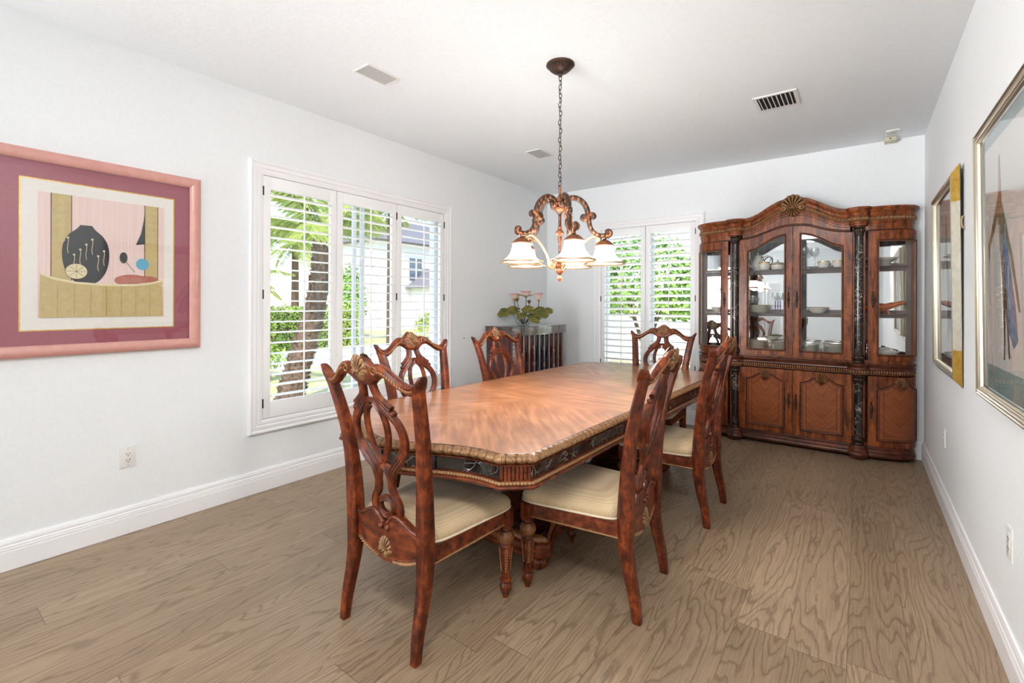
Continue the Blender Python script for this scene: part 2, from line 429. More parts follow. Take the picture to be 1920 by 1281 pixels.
def interp(tab, x):
    if x <= tab[0][0]: return tab[0][1]
    for (a, fa), (b, fb) in zip(tab, tab[1:]):
        if x <= b:
            t = (x-a)/(b-a); return fa + (fb-fa)*t
    return tab[-1][1]
def smooth_tab(tab, x):
    if x <= tab[0][0]: return tab[0][1]
    if x >= tab[-1][0]: return tab[-1][1]
    for i in range(len(tab)-1):
        a, fa = tab[i]; b, fb = tab[i+1]
        if x <= b:
            h = b-a; t = (x-a)/h
            da = (fb - tab[i-1][1])/(b-tab[i-1][0]) if i > 0 else (fb-fa)/h
            db = (tab[i+2][1]-fa)/(tab[i+2][0]-a) if i+2 < len(tab) else (fb-fa)/h
            t2, t3 = t*t, t*t*t
            return (2*t3-3*t2+1)*fa + (t3-2*t2+t)*h*da + (-2*t3+3*t2)*fb + (t3-t2)*h*db
def spline(pts, n=6, closed=False):
    P = [V(*p) for p in pts]; out = []; m = len(P)
    for i in range(m if closed else m-1):
        p0 = P[(i-1) % m] if (closed or i > 0) else P[i]; p1 = P[i]; p2 = P[(i+1) % m]
        p3 = P[(i+2) % m] if (closed or i+2 < m) else p2
        for k in range(n):
            t = k/n
            out.append(.5*((2*p1) + (p2-p0)*t + (2*p0-5*p1+4*p2-p3)*t*t + (3*p1-p0-3*p2+p3)*t*t*t))
    if not closed: out.append(P[-1])
    return out
def offset_path(pts, d, closed):
    """shift a 2-D polyline sideways (to its right) by d with mitred corners"""
    n = len(pts); out = []
    for i in range(n):
        a = pts[(i-1) % n] if (closed or i > 0) else None; b = pts[i]; c = pts[(i+1) % n] if (closed or i < n-1) else None
        ns = []
        for p, q in ((a, b), (b, c)):
            if p is None or q is None: continue
            t = (V(q[0]-p[0], q[1]-p[1])); 
            if t.length < 1e-9: continue
            t.normalize(); ns.append(V(t.y, -t.x))
        m = sum(ns, V(0, 0)); m.normalize()
        k = 1/max(.35, m.dot(ns[0]))
        out.append((b[0]+m.x*d*k, b[1]+m.y*d*k))
    return out
def resample(pts, step, closed):
    out = []; n = len(pts)
    for i in range(n if closed else n-1):
        a = V(*pts[i]); b = V(*pts[(i+1) % n]); L = (b-a).length; k = max(1, round(L/step))
        for j in range(k): out.append(tuple(a + (b-a)*j/k))
    if not closed: out.append(tuple(pts[-1]))
    return out
def mould(mb, path, prof, closed=False, lift=None, dis=None):
    """sweep prof [(out, z)] along a plan path; lift(x,y) raises it, dis(s,j) bulges it outward"""
    cache = {}; secs = []; s = 0; S = []
    for i, p in enumerate(path):
        if i: s += math.dist(path[i-1], p)
        S.append(s)
    offs = [offset_path(path, 1.0, closed)]
    for i, p in enumerate(path):
        ox, oy = offs[0][i][0]-p[0], offs[0][i][1]-p[1]
        row = []
        for j, (o, z) in enumerate(prof):
            e = o + (dis(S[i], j) if dis else 0)
            row.append(V(p[0]+ox*e, p[1]+oy*e, z + (lift(p[0], p[1]) if lift else 0)))
        secs.append(row)
    n = len(prof); m = len(secs); vs = [q for c in secs for q in c]; fs = []
    for i in range(m if closed else m-1):
        a, b = i*n, ((i+1) % m)*n
        for j in range(n-1): fs.append((a+j, a+j+1, b+j+1, b+j))
    return mb.add(vs, fs)
def plate(mb, us, zlo, zhi, fmap, t0, t1, zn=1):
    """slab over u in us between z curves, mapped by fmap(u, t, z)"""
    n = len(us); vs = []; fs = []
    for u in us:
        a, b = zlo(u), zhi(u)
        for k in range(zn+1):
            z = a + (b-a)*k/zn
            vs += [fmap(u, t0, z), fmap(u, t1, z)]
    w = 2*(zn+1)
    for i in range(n-1):
        A, B = i*w, (i+1)*w
        for k in range(zn):
            fs += [(A+2*k, B+2*k, B+2*k+2, A+2*k+2), (A+2*k+1, A+2*k+3, B+2*k+3, B+2*k+1)]
        fs += [(A, A+1, B+1, B), (A+2*zn, B+2*zn, B+2*zn+1, A+2*zn+1)]
    for A in (0, (n-1)*w):
        for k in range(zn): fs.append((A+2*k, A+2*k+2, A+2*k+3, A+2*k+1))
    return mb.add(vs, fs)
def frange(a, b, n): return [a + (b-a)*i/n for i in range(n+1)]
def shell(mb, f, w, h, ribs=9, depth=.02, hinge=.25, down=True):
    """carved scallop shell: fan of rounded ribs; f(u, v, t) maps width, height, relief to space"""
    nu, nv = ribs*6, 10; vs = []; fs = []
    for i in range(nu+1):
        a = -1 + 2*i/nu; ang = a*PI*.56
        lob = abs(math.sin(PI*(i/6.0)))
        for j in range(nv+1):
            r = j/nv; rr = r*(1 + .07*lob*r)
            relief = depth*(.35 + .65*math.sin(PI*min(1, r*.9+.1)))*(.55 + .45*lob*min(1, r*1.6)) if r < .98 else -depth*.1
            vs.append(f(math.sin(ang)*rr*w/2, hinge*0 + math.cos(ang)*rr*h*.62, relief))
    for i in range(nu):
        for j in range(nv):
            a = i*(nv+1)+j; fs.append((a, a+1, a+nv+2, a+nv+1))
    mb.add(vs, fs)
    if down:
        vs = []; fs = []; nu2 = 24
        for i in range(nu2+1):
            a = -1+2*i/nu2; ang = a*PI*.42; lob = abs(math.sin(PI*i/4.0))
            for j in range(7):
                r = j/6; rr = r*(1+.06*lob)
                relief = depth*(.4+.5*math.sin(PI*min(1, r*.9+.1)))*(.5+.5*lob) if r < .98 else -depth*.1
                vs.append(f(math.sin(ang)*rr*w*.32, -math.cos(ang)*rr*h*.38, relief))
        for i in range(nu2):
            for j in range(6):
                a = i*7+j; fs.append((a, a+1, a+8, a+7))
        mb.add(vs, fs)
    for sgn in (-1, 1):   # side volutes
        pts = []
        for k in range(22):
            t = k/21; ang = t*PI*3.2; r = w*.13*(1-t*.8)
            pts.append(f(sgn*(w*.34 - r*math.cos(ang)), -h*.02 + r*math.sin(ang), depth*(.5+.5*t)))
        mb.tube(pts, [w*.035*(1-.4*k/21) for k in range(22)], 6)
    mb.ball(f(0, 0, depth*.8), w*.06, 8, 6)
def rope(mb, pts, r, pitch=.016, seg=8):
    """acanthus-like twisted rope along 3-D points"""
    P = [V(*p) for p in pts]; L = [0]
    for a, b in zip(P, P[1:]): L.append(L[-1]+(b-a).length)
    n = max(2, int(L[-1]/pitch)); 
    for k in range(n):
        s = (k+.5)/n*L[-1]
        for i in range(len(P)-1):
            if L[i+1] >= s:
                t = (s-L[i])/(L[i+1]-L[i]+1e-9); c = P[i].lerp(P[i+1], t); d = (P[i+1]-P[i]).normalized(); break
        env = math.sin(PI*min(1, max(0.15, (k+1)/(n+1))))**.4
        q = d.to_track_quat('X', 'Z').to_matrix() @ Matrix.Rotation(.65, 3, 'Y')
        mb.ball(c, r*env, seg, 5, (1.15, .8, .55), q)
    return mb

# ------------------------------------------------------------------ room
def wall_with_hole(name, axis, pos, thick, a0, a1, hole, mt='wall'):
    """axis 'x': wall plane x=pos, runs along y; hole=(a,b,z0,z1)"""
    mb = MB()
    def bx(u0, u1, z0, z1):
        if axis == 'x': mb.box(min(pos, pos+thick), max(pos, pos+thick), u0, u1, z0, z1)
        else: mb.box(u0, u1, min(pos, pos+thick), max(pos, pos+thick), z0, z1)
    if hole:
        h0, h1, z0, z1 = hole
        bx(a0, h0, 0, H); bx(h1, a1, 0, H); bx(h0, h1, 0, z0); bx(h0, h1, z1, H)
    else: bx(a0, a1, 0, H)
    return struct(mb.build(name, mt, smooth=0))
LW = (1.612, 3.427, .517, 2.27)      # left window opening  y0 y1 z0 z1
BW = (-2.628, -1.475, .517, 2.285)   # back window opening  x0 x1 z0 z1
struct(MB().box(XL-.16, XR+.16, YR-.16, YB+.16, -.12, 0).build('floor', 'floor', smooth=0))
struct(MB().box(XL-.16, XR+.16, YR-.16, YB+.16, H, H+.2).build('ceiling', 'ceiling', smooth=0))
wall_with_hole('wall_left', 'x', XL, -.16, YR-.16, YB+.16, LW)
wall_with_hole('wall_back', 'y', YB, .16, XL, XR, BW)
wall_with_hole('wall_right', 'x', XR, .16, YR-.16, YB+.16, None)
wall_with_hole('wall_rear', 'y', YR, -.16, XL, XR, None)

BBP = [(0, .158), (.007, .158), (.010, .150), (.012, .140), (.0125, .134), (.009, .131), (.0095, .127), (.014, .123), (.0145, .112), (.0165, .108), (.013, .105), (.0135, .098), (.015, .094), (.015, .002), (.0, .001)]
def base(name, pts):
    mb = MB(); mould(mb, pts, BBP); struct(mb.build(name, 'trim', smooth=20))
base('baseboard_left', [(XL, YR), (XL, YB-.016)])
base('baseboard_back', [(XL+.016, YB), (XR-.016, YB)])
base('baseboard_right', [(XR, YB), (XR, YR)])
base('baseboard_rear', [(XR-.016, YR), (XL+.016, YR)])

CASP = [(0, 0), (0, .012), (.010, .0135), (.018, .017), (.03, .0175), (.034, .013), (.040, .013), (.046, .019), (.062, .021), (.072, .019), (.078, .024), (.088, .026), (.096, .022), (.098, 0)]
def casing(mb, a0, a1, z0, z1, f):
    """mitred picture-frame casing round an opening; profile runs inner edge -> outer edge"""
    cs = [(a0, z0, -1, -1), (a1, z0, 1, -1), (a1, z1, 1, 1), (a0, z1, -1, 1)]
    secs = [[f(a + sa*o, d, z + sz*o) for o, d in CASP] for a, z, sa, sz in cs]
    for i in range(4):
        a, b = secs[i], secs[(i+1) % 4]; n = len(a)
        mb.add(a+b, [(j, j+1, n+j+1, n+j) for j in range(n-1)])
def shutter(f, a0, a1, z0, z1, stile, tilt, hinge_side, parent, pitch=.0772):
    """one plantation shutter panel; f(a, d, z): along wall, depth from wall face into the room, height"""
    mb = MB(); T0, T1 = -.022, .008; RT, RB = .092, .117
    def bx(u0, u1, w0, w1, e=.002):
        c = [f(u, d, z) for u in (u0, u1) for d in (T0, T1) for z in (w0, w1)]
        xs = [q.x for q in c]; ys = [q.y for q in c]; zs = [q.z for q in c]
        mb.box(min(xs), max(xs), min(ys), max(ys), min(zs), max(zs), e)
    bx(a0, a0+stile, z0, z1); bx(a1-stile, a1, z0, z1)
    bx(a0+stile, a1-stile, z1-RT, z1); bx(a0+stile, a1-stile, z0, z0+RB)
    root = mb.build('shutter_panel', 'shutter', None)
    lb = MB(); n = int(round((z1-RT-z0-RB)/pitch)); p = (z1-RT-z0-RB)/n
    for k in range(n):
        zc = z0+RB+p*(k+.5); secs = []
        for u in (a0+stile+.002, a1-stile-.002):
            row = []
            for i in range(12):
                t = 2*PI*i/12; d = .0445*math.cos(t); h = .0052*math.sin(t)
                row.append(f(u, -.007 + d*math.cos(tilt) - h*math.sin(tilt), zc + d*math.sin(tilt) + h*math.cos(tilt)))
            secs.append(row)
        lb.loft(secs)
    lv = lb.build('louvers', 'shutter', root)
    am = (a0+a1)/2
    rb = MB(); c = [f(am-.005, .036, z0+RB-.01), f(am+.005, .046, z1-RT-.012)]
    rb.box(min(c[0].x, c[1].x), max(c[0].x, c[1].x), min(c[0].y, c[1].y), max(c[0].y, c[1].y), c[0].z, c[1].z, .002)
    rb.build('tilt_rod', 'shutter', root)
    ah = a0-.002 if hinge_side < 0 else a1+.002
    for zh in (z0+.11, (z0+z1)/2+.02, z1-.11):
        hb = MB(); c = [f(ah-.005, .004, zh-.033), f(ah+.005, .014, zh+.033)]
        hb.box(min(c[0].x, c[1].x), max(c[0].x, c[1].x), min(c[0].y, c[1].y), max(c[0].y, c[1].y), c[0].z, c[1].z, .001)
        hb.build('hinge', 'hinge', root)
    return root
fL = lambda a, d, z: V(XL + d, a, z)
fB = lambda a, d, z: V(a, YB - d, z)
def window(name, f, W, mull):
    a0, a1, z0, z1 = W; mb = MB()
    casing(mb, a0, a1, z0, z1, f)
    root = struct(mb.build(name, 'trim', smooth=25))
    fr = MB()
    def bx(u0, u1, d0, d1, w0, w1):
        p, q = f(u0, d0, w0), f(u1, d1, w1)
        fr.box(min(p.x, q.x), max(p.x, q.x), min(p.y, q.y), max(p.y, q.y), w0, w1, .002)
    bx(a0, a0+.05, -.155, -.085, z0, z1); bx(a1-.05, a1, -.155, -.085, z0, z1)
    bx(a0+.05, a1-.05, -.155, -.085, z0, z0+.06); bx(a0+.05, a1-.05, -.155, -.085, z1-.05, z1)
    for m0, m1 in mull: bx(m0, m1, -.135, -.105, z0+.06, z1-.05)
    fr.build('window_frame', 'vinyl', root)
    gl = MB(); p, q = f(a0+.04, -.122, z0+.04), f(a1-.04, -.120, z1-.04)
    gl.box(min(p.x, q.x), max(p.x, q.x), min(p.y, q.y), max(p.y, q.y), p.z, q.z)
    gl.build('pane', 'pane', root, smooth=0)
window('window_1', fL, LW, [(2.435, 2.465), (2.515, 2.55)])
window('window_2', fB, BW, [(-2.06, -1.99)])
y0, y1, z0, z1 = LW
P = [(y0+.003, 2.196, -1), (2.206, 2.812, 1), (2.822, y1-.003, 1)]
LB = ['left of the three tall white shutter panels on the left wall, palm trunk behind it', 'middle of the three white shutter panels on the left wall, window post behind it',
      'right of the three white shutter panels on the left wall, behind a chair back']
for (a, b, hs), lb in zip(P, LB):
    tag(shutter(fL, a, b, z0+.003, z1-.003, .052, 0.0, hs, None), lb, 'shutter', 'shutters on the left wall')
x0, x1 = BW[0], BW[1]
for a, b, hs, lb in ((x0+.003, -2.055, -1, 'left white shutter panel on the back wall, partly behind the chandelier shades'),
                     (-2.045, x1-.003, 1, 'right white shutter panel on the back wall, next to the china cabinet')):
    tag(shutter(fB, a, b, BW[2]+.003, BW[3]-.003, .054, math.radians(19), hs, None), lb, 'shutter', 'shutters on the back wall')

# bifold louvred closet doors on the rear wall (seen only as reflections)
for k in range(4):
    a = -3.1 + k*.46; f = lambda u, d, z: V(u, YR + .02 + d, z)
    mb = MB()
    for u0, u1, w0, w1 in ((a, a+.06, .01, 2.05), (a+.385, a+.445, .01, 2.05), (a+.06, a+.385, .01, .2), (a+.06, a+.385, 1.0, 1.12), (a+.06, a+.385, 1.95, 2.05)):
        mb.box(u0, u1, YR+.005, YR+.035, w0, w1)
    z = .21
    while z < 1.94:
        if not .97 < z < 1.12:
            mb.box(a+.06, a+.385, YR+.008, YR+.03, z, z+.018, 0)
        z += .036
    struct(mb.build('door_%d' % (k+1), 'shutter', smooth=0))
# ------------------------------------------------------------------ dining chair (x across, y from back to front, z up; origin between the rear feet)
BT = [(0, 0), (.1, .013), (.2, .035), (.3, .050), (.4, .052), (.5, .045), (.66, .027), (.82, 0), (.98, -.04), (1.06, -.065), (1.17, -.098)]
def bk(z): return smooth_tab(BT, z)
UT = [(0, .222), (.2, .219), (.45, .219), (.7, .228), (.9, .25), (1.0, .265), (1.07, .281)]
def bf(u, t, z):        # point on the chair back: t = toward the front
    return V(u, bk(z) + t + .018*(u/.28)**2, z)
def make_chair(name):
    root = empty(name)
    # rear legs run up into the stiles
    for sg in (-1, 1):
        mb = MB(); secs = []
        for i in range(25):
            z = 1.045*i/24; u = sg*smooth_tab(UT, z); y = bk(z) + .018*min(1, max(0, (z-.4)/.4))
            wd = interp([(0, .017), (.12, .021), (.4, .029), (.5, .029), (1.05, .025)], z)
            dp = interp([(0, .019), (.12, .023), (.38, .034), (.5, .033), (.7, .026), (1.05, .019)], z)
            prof = [(-1, -.75), (-.75, -1), (.75, -1), (1, -.75), (1, .55), (.5, 1), (-.5, 1), (-1, .55)]
            secs.append([V(u + a*wd, y + b*dp, z) for a, b in prof])
        mb.loft(secs); mb.build('leg', 'cherry', root, smooth=30)
    # front legs
    for sg in (-1, 1):
        cx, cy = sg*.247, .523
        mb = MB(); mb.box(cx-.026, cx+.026, cy-.026, cy+.026, .325, .412, .003)
        mb.lathe([(.0, .327), (.024, .327), (.029, .318), (.020, .310), (.022, .300), (.022, .250), (.027, .243), (.029, .236)], 28, (cx, cy, 0), 14, .05, fz=(.255, .30), caps=False)
        mb.lathe([(.029, .236), (.028, .22), (.018, .105), (.017, .09)], 32, (cx, cy, 0), 8, .11, caps=False)
        mb.lathe([(.017, .09), (.026, .084), (.027, .078), (.019, .07), (.027, .058), (.0275, .045), (.024, .034), (.015, .026), (.015, .012), (.013, .0), (.0, .0)], 28, (cx, cy, 0), caps=False)
        lg = mb.build('leg', 'cherry', root, smooth=40)
        cv = MB()
        cv.lathe([(.024, .306), (.031, .297), (.037, .284), (.0375, .270), (.032, .256), (.024, .248)], 48, (cx, cy, 0), 16, .07, caps=False)
        for k in range(4):
            a = PI/4 + k*PI/2
            for j in range(9):
                z = .225 - j*.0125; r = interp([(.105, .018), (.22, .028)], z)
                for s2 in (-1, 1):
                    aa = a + s2*.16
                    cv.ball((cx+math.cos(aa)*r*1.04, cy+math.sin(aa)*r*1.04, z), .0075, 6, 4, (.55, .55, 1.05), Matrix.Rotation(aa, 3, 'Z') @ Matrix.Rotation(s2*.5, 3, 'X'))
        cv.build('leaf_carving', 'gilt_dim', lg, smooth=60)
    # crest rail
    top = [(0, 1.146), (.028, 1.144), (.048, 1.133), (.064, 1.120), (.09, 1.123), (.12, 1.117), (.15, 1.099), (.19, 1.070), (.225, 1.055), (.26, 1.056), (.285, 1.072), (.303, 1.090), (.311, 1.091)]
    bot = [(0, 1.030), (.045, 1.035), (.07, 1.053), (.10, 1.067), (.13, 1.066), (.16, 1.050), (.2, 1.022), (.235, 1.008), (.262, 1.012), (.285, 1.025), (.303, 1.052), (.311, 1.070)]
    mb = MB(); secs = []
    us = frange(-.311, .311, 72)
    for u in us:
        a = abs(u); zt, zb = smooth_tab(top, a), smooth_tab(bot, a); zc, hh = (zt+zb)/2, (zt-zb)/2
        th = interp([(0, .020), (.1, .019), (.2, .017), (.26, .018), (.29, .026), (.311, .016)], a)
        row = []
        for i in range(20):
            t = 2*PI*i/20; c, s_ = math.cos(t), math.sin(t)
            yy = math.copysign(abs(c)**.6, c)*th; zz = math.copysign(abs(s_)**.7, s_)*hh
            if i in (2, 3, 7, 8) : zz *= 1.0
            groove = -.004 if .25 < abs(zz/hh if hh else 0) < .55 and abs(c) > .5 else 0
            row.append(bf(u, yy + math.copysign(groove, yy) * (1 if .07 < a < .27 else 0), zc+zz))
        secs.append(row)
    mb.loft(secs)
    cr = mb.build('crest_rail', 'cherry', root, smooth=50)
    sh = MB()
    for side in (-1, 1):
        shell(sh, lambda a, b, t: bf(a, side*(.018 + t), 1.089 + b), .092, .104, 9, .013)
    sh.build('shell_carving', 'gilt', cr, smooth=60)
    for side in (-1, 1):
        for sg in (-1, 1):
            rp = MB()
            pts = [bf(sg*u, side*interp([(.07, .022), (.2, .018), (.27, .02)], u), (smooth_tab(top, u)+smooth_tab(bot, u))/2 - .002) for u in frange(.100, .262, 14)]
            rope(rp, pts, .0115, .0130, 8)
            rp.tube(pts, .004, 6)
            pts = []
            for k in range(16):
                t = k/15; an = t*PI*2.6; r = .021*(1-.75*t)
                pts.append(bf(sg*(.088 + r*math.cos(an)), side*.022, 1.094 + r*math.sin(an)))
            rp.tube(pts, .0045, 6)
            rp.build('rope_carving', 'gilt_dim', cr, smooth=60)
    # pierced splat
    mb = MB()
    def strap(pts, w, th=.012, closed=False):
        P = spline([(u, 0, z) for u, z in pts], 5, closed); secs = []; n = len(P)
        for i, p in enumerate(P):
            a = P[(i-1) % n] if closed or i > 0 else p; b = P[(i+1) % n] if closed or i < n-1 else p
            t = (b-a).normalized(); nx, nz = t.z, -t.x
            ww = w*.72
            sec = []
            for o, d in ((-1, -.55), (-.62, -1), (-.3, -.8), (0, -1.02), (.3, -.8), (.62, -1), (1, -.55), (1, .55), (.62, 1), (.3, .8), (0, 1.02), (-.3, .8), (-.62, 1), (-1, .55)):
                sec.append(bf(p.x + nx*o*ww, d*th, p.z + nz*o*ww))
            secs.append(sec)
        mb.loft(secs, True, not closed, closed)
    for s in (-1, 1):
        strap([(s*.034, 1.055), (s*.034, 1.02), (s*.047, .985), (s*.078, .957), (s*.108, .938)], .027)
        strap([(s*.040, .990), (s*.050, .962), (s*.088, .925), (s*.128, .885), (s*.146, .835), (s*.140, .785), (s*.115, .742), (s*.075, .700), (s*.048, .660), (s*.041, .61), (s*.052, .575)], .026)
        strap([(s*.004, .700), (s*.028, .668), (s*.040, .630), (s*.047, .585), (s*.068, .553), (s*.078, .520), (s*.066, .488), (s*.040, .468)], .024)
        mb.ball(bf(s*.117, 0, .926), .0145, 10, 7, (1, 1.05, 1))
        mb.ball(bf(s*.125, 0, .902), .009, 8, 6, (1, 1.4, 1))
        strap([(s*.010, .955), (s*.044, .925), (s*.060, .87), (s*.056, .81), (s*.036, .752), (s*.004, .705)], .019, .010)
    strap([(.046*math.cos(2*PI*k/12), .518 + .036*math.sin(2*PI*k/12)) for k in range(12)], .020, .012, True)
    strap([(-.045, .957), (-.02, .968), (.02, .968), (.045, .957)], .016, .010)
    mb.build('splat', 'cherry', root, smooth=45)
    # lower back panel with scrolled top and carved bottom edge
    ptop = [(0, .452), (.02, .470), (.045, .496), (.075, .503), (.11, .489), (.15, .468), (.18, .461), (.205, .468)]
    pbot = [(0, .300), (.05, .306), (.10, .313), (.14, .324), (.175, .338), (.205, .342)]
    mb = MB()
    plate(mb, frange(-.205, .205, 40), lambda u: smooth_tab(pbot, abs(u)), lambda u: smooth_tab(ptop, abs(u)), bf, -.018, .008)
    for s in (-1, 1):
        mb.tube([bf(s*u, -.017, smooth_tab(ptop, u)-.006) for u in frange(.012, .205, 24)], .0075, 8)
        mb.tube([bf(s*u, -.017, smooth_tab(ptop, u)-.020) for u in frange(.045, .200, 20)], .0035, 6)
        mb.tube([bf(s*u, -.017, smooth_tab(pbot, u)+.016) for u in frange(.03, .205, 20)], .004, 6)
        mb.ball(bf(s*.020, -.020, .442), .0135, 10, 7)
    pn = mb.build('back_panel', 'cherry_h', root, smooth=40)
    cv = MB()
    shell(cv, lambda a, b, t: bf(a, -.017 - t, .346 + b), .082, .092, 9, .014)
    for s in (-1, 1):
        rope(cv, [bf(s*u, -.016, smooth_tab(pbot, u)+.004) for u in frange(.045, .200, 12)], .012, .0145, 7)
    cv.build('shell_carving', 'gilt', pn, smooth=60)
    # seat rails
    mb = MB()
    def rail(x0, y0, x1, y1):
        t = V(x1-x0, y1-y0); L = t.length; t.normalize(); n = V(t.y, -t.x)
        secs = []
        for p in (V(x0, y0), V(x1, y1)):
            secs.append([V(p.x+n.x*o, p.y+n.y*o, z) for o, z in ((-.012, .345), (.009, .345), (.013, .352), (.013, .405), (.010, .41), (-.012, .41))])
        mb.loft(secs)
    rail(-.222, .05, -.247, .523); rail(.247, .523, .222, .05); rail(-.247, .535, .247, .535); rail(.2, .06, -.2, .06)
    rl = mb.build('seat_rail', 'cherry_h', root, smooth=30)
    for p_ in ([(-.236, .08, .344), (-.259, .495, .344)], [(.236, .08, .344), (.259, .495, .344)], [(-.215, .549, .344), (.215, .549, .344)]):
        cv = MB(); rope(cv, p_, .0075, .0125, 6); cv.tube(p_, .004, 6); cv.build('edge_carving', 'gilt', rl, smooth=60)
    # upholstered seat
    def seat_pt(a, b, e=1.0):   # a,b in -1..1 -> superellipse trapezoid
        y = .322 + .242*b; hw = interp([(-1, .226), (1, .276)], b); return hw*a, y
    rings = []; N = 56
    def outline(scale, z, inset=0):
        row = []
        for i in range(N):
            t = 2*PI*(i+.5)/N; c, s_ = math.cos(t), math.sin(t)
            pw = .24
            a = math.copysign(abs(c)**pw, c)*scale; b = math.copysign(abs(s_)**pw, s_)*scale
            x, y = seat_pt(a, b); row.append(V(x, y, z))
        return row
    secs = [outline(.97, .405), outline(.995, .412), outline(1.012, .424), outline(1.012, .436), outline(.99, .449), outline(.93, .462), outline(.82, .473), outline(.65, .482), outline(.45, .487), outline(.25, .489), outline(.05, .490)]
    mb = MB(); mb.loft(secs); st = mb.build('seat', 'fabric', root, smooth=60)
    mb = MB(); mb.tube(outline(1.006, .414), .0052, 6, True); mb.build('piping', 'piping', st, smooth=60)
    return root
chair = make_chair('dining_chair')
G = 'carved dining chairs round the dining table'
def place(o, x, y, rz, label):
    o.location = (x, y, 0); o.rotation_euler = (0, 0, rz); tag(o, label, 'chair', G)
place(chair, -1.552, 1.188, math.radians(0.5), 'carved dining chair nearest the camera, at the near end of the table, back to us')
spots = [(-.772, 2.127, math.radians(94.4), 'carved dining chair on the right of the table, the nearer of the two'),
         (-.742, 3.194, math.radians(90.5), 'carved dining chair on the right of the table, the one nearer the china cabinet'),
         (-2.40, 2.155, math.radians(-90.5), 'carved dining chair on the left of the table, in front of the left shutters'),
         (-2.40, 3.075, math.radians(-90), 'carved dining chair on the left of the table, in front of the lacquered chest'),
         (-1.515, 4.385, math.radians(180), 'carved dining chair at the far end of the table, before the back shutters')]
for x, y, rz, lb in spots: place(copy_tree(chair), x, y, rz, lb)

# ------------------------------------------------------------------ dining table
TR = empty('dining_table', (-1.652, 2.89, 0), math.radians(-1.15), 'long dining table with matched veneer top, carved gilded edge and black marble apron', 'table')
def table_outline(hw=.64, hl=1.585):
    q = [(hw, hl-.235), (hw-.095, hl-.150)]
    end = [(hw-.095, .150), (.43, .146), (.31, .112), (.20, .060), (.10, .018), (0, 0)]
    c = spline([(u, hl-d, 0) for u, d in end], 7)
    q2 = q[:1] + [(p.x, p.y) for p in c]           # right half of far end, going from the side to the apex
    far = q2 + [(-x, y) for x, y in reversed(q2[:-1])]
    near = [(-x, -y) for x, y in far]
    return far + near                               # counter-clockwise
OUT = table_outline()
ccw = sum(a[0]*b[1]-b[0]*a[1] for a, b in zip(OUT, OUT[1:]+OUT[:1])) > 0
if not ccw: OUT.reverse()
PO = resample(OUT, .0024, True)
mb = MB(); mb.prism(resample(OUT, .03, True), .735, .7605)
mb.build('table_top', 'table', TR, smooth=20)
mb = MB()   # dark inlaid line and carved rounded edge
mould(mb, PO, [(-.006, .7609), (.000, .7612), (.002, .7605)], True)
tt = mb.build('edge_line', 'cabdark', TR, smooth=30)
mb = MB()
MP = .0415
def gad(s, j):
    ph = (s/MP) % 1; e = abs(math.sin(PI*ph))**.45
    return (.0085*e - .006 + .0022*math.cos(2*PI*(ph-.5)*(3+j*.8))) * (1 if 0 < j < 9 else .2)
pr = [(.000, .7605)] + [(.001 + .0245*math.sin(PI*min(1, t*1.0))**.8*(1 if t < .5 else .55+.45*math.sin(PI*t)), .7605 - .043*t) for t in [.04, .12, .22, .34, .48, .62, .76, .88, .97]] + [(.004, .7165)]
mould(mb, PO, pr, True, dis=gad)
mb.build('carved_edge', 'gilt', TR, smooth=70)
mb = MB(); mould(mb, resample(OUT, .02, True), [(-.02, .735), (.006, .7175), (.009, .716), (.009, .713), (.002, .7095), (-.012, .709)], True)
mould(mb, resample(OUT, .02, True), [(-.012, .653), (.0, .652), (.004, .650), (.004, .647)], True)
mould(mb, resample(OUT, .02, True), [(.005, .637), (.013, .635), (.018, .629), (.013, .621), (-.02, .619), (-.03, .70)], True)
mb.build('edge_moulding', 'cherry_h', TR, smooth=40)
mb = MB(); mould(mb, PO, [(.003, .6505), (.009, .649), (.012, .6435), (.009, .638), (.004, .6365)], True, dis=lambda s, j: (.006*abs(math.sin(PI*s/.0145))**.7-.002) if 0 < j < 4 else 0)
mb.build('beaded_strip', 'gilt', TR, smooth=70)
mb = MB(); mould(mb, resample(OUT, .03, True), [(-.012, .7095), (-.012, .652)], True)
mb.build('marble_apron', 'marble', TR, smooth=20)
blk = MB()
n = len(OUT)
def seg_frame(a, b):
    t = V(b[0]-a[0], b[1]-a[1]).normalized(); return t, V(t.y, -t.x)
hw, hl = .64, 1.585
for sx in (-1, 1):
    for sy in (-1, 1):
        a = (sx*hw, sy*(hl-.235)); b = (sx*(hw-.095), sy*(hl-.150))
        t = V(b[0]-a[0], b[1]-a[1]); L = t.length; t.normalize(); nn = V(t.y, -t.x)
        if nn.dot(V(sx, sy)) < 0: nn = -nn
        cor = MB()
        for k in range(8):
            p = V(*a) + t*(L*(k+.5)/8) - nn*.010
            cor.lathe([(.0, .6525), (.0080, .653), (.0080, .708), (.0, .7085)], 12, (p.x, p.y, 0))
        p0, p1 = V(*a) - nn*.012, V(*b) - nn*.012
        q = [p0, p1, p1 - nn*.02, p0 - nn*.02]
        cor.prism([(v.x, v.y) for v in q], .652, .709)
        cor.build('reeded_corner_block', 'cherry_h', TR, smooth=40)
for sy in (-1, 1):
    for u in (-.27, -.02, .23):
        yb = sy*(hl - .012 - (interp([(0, 0), (.1, .018), (.2, .06), (.31, .112), (.43, .146)], abs(u))))
        blk = MB(); blk.box(u-.017, u+.017, yb-.006, yb+.004, .653, .7085, .001); blk.build('apron_block', 'lacquer_blue', TR, smooth=0)
mb = MB(); mb.prism([(x*.97, y*.985) for x, y in resample(OUT, .03, True)], .66, .70); mb.build('table_frame', 'cabdark', TR, smooth=0)
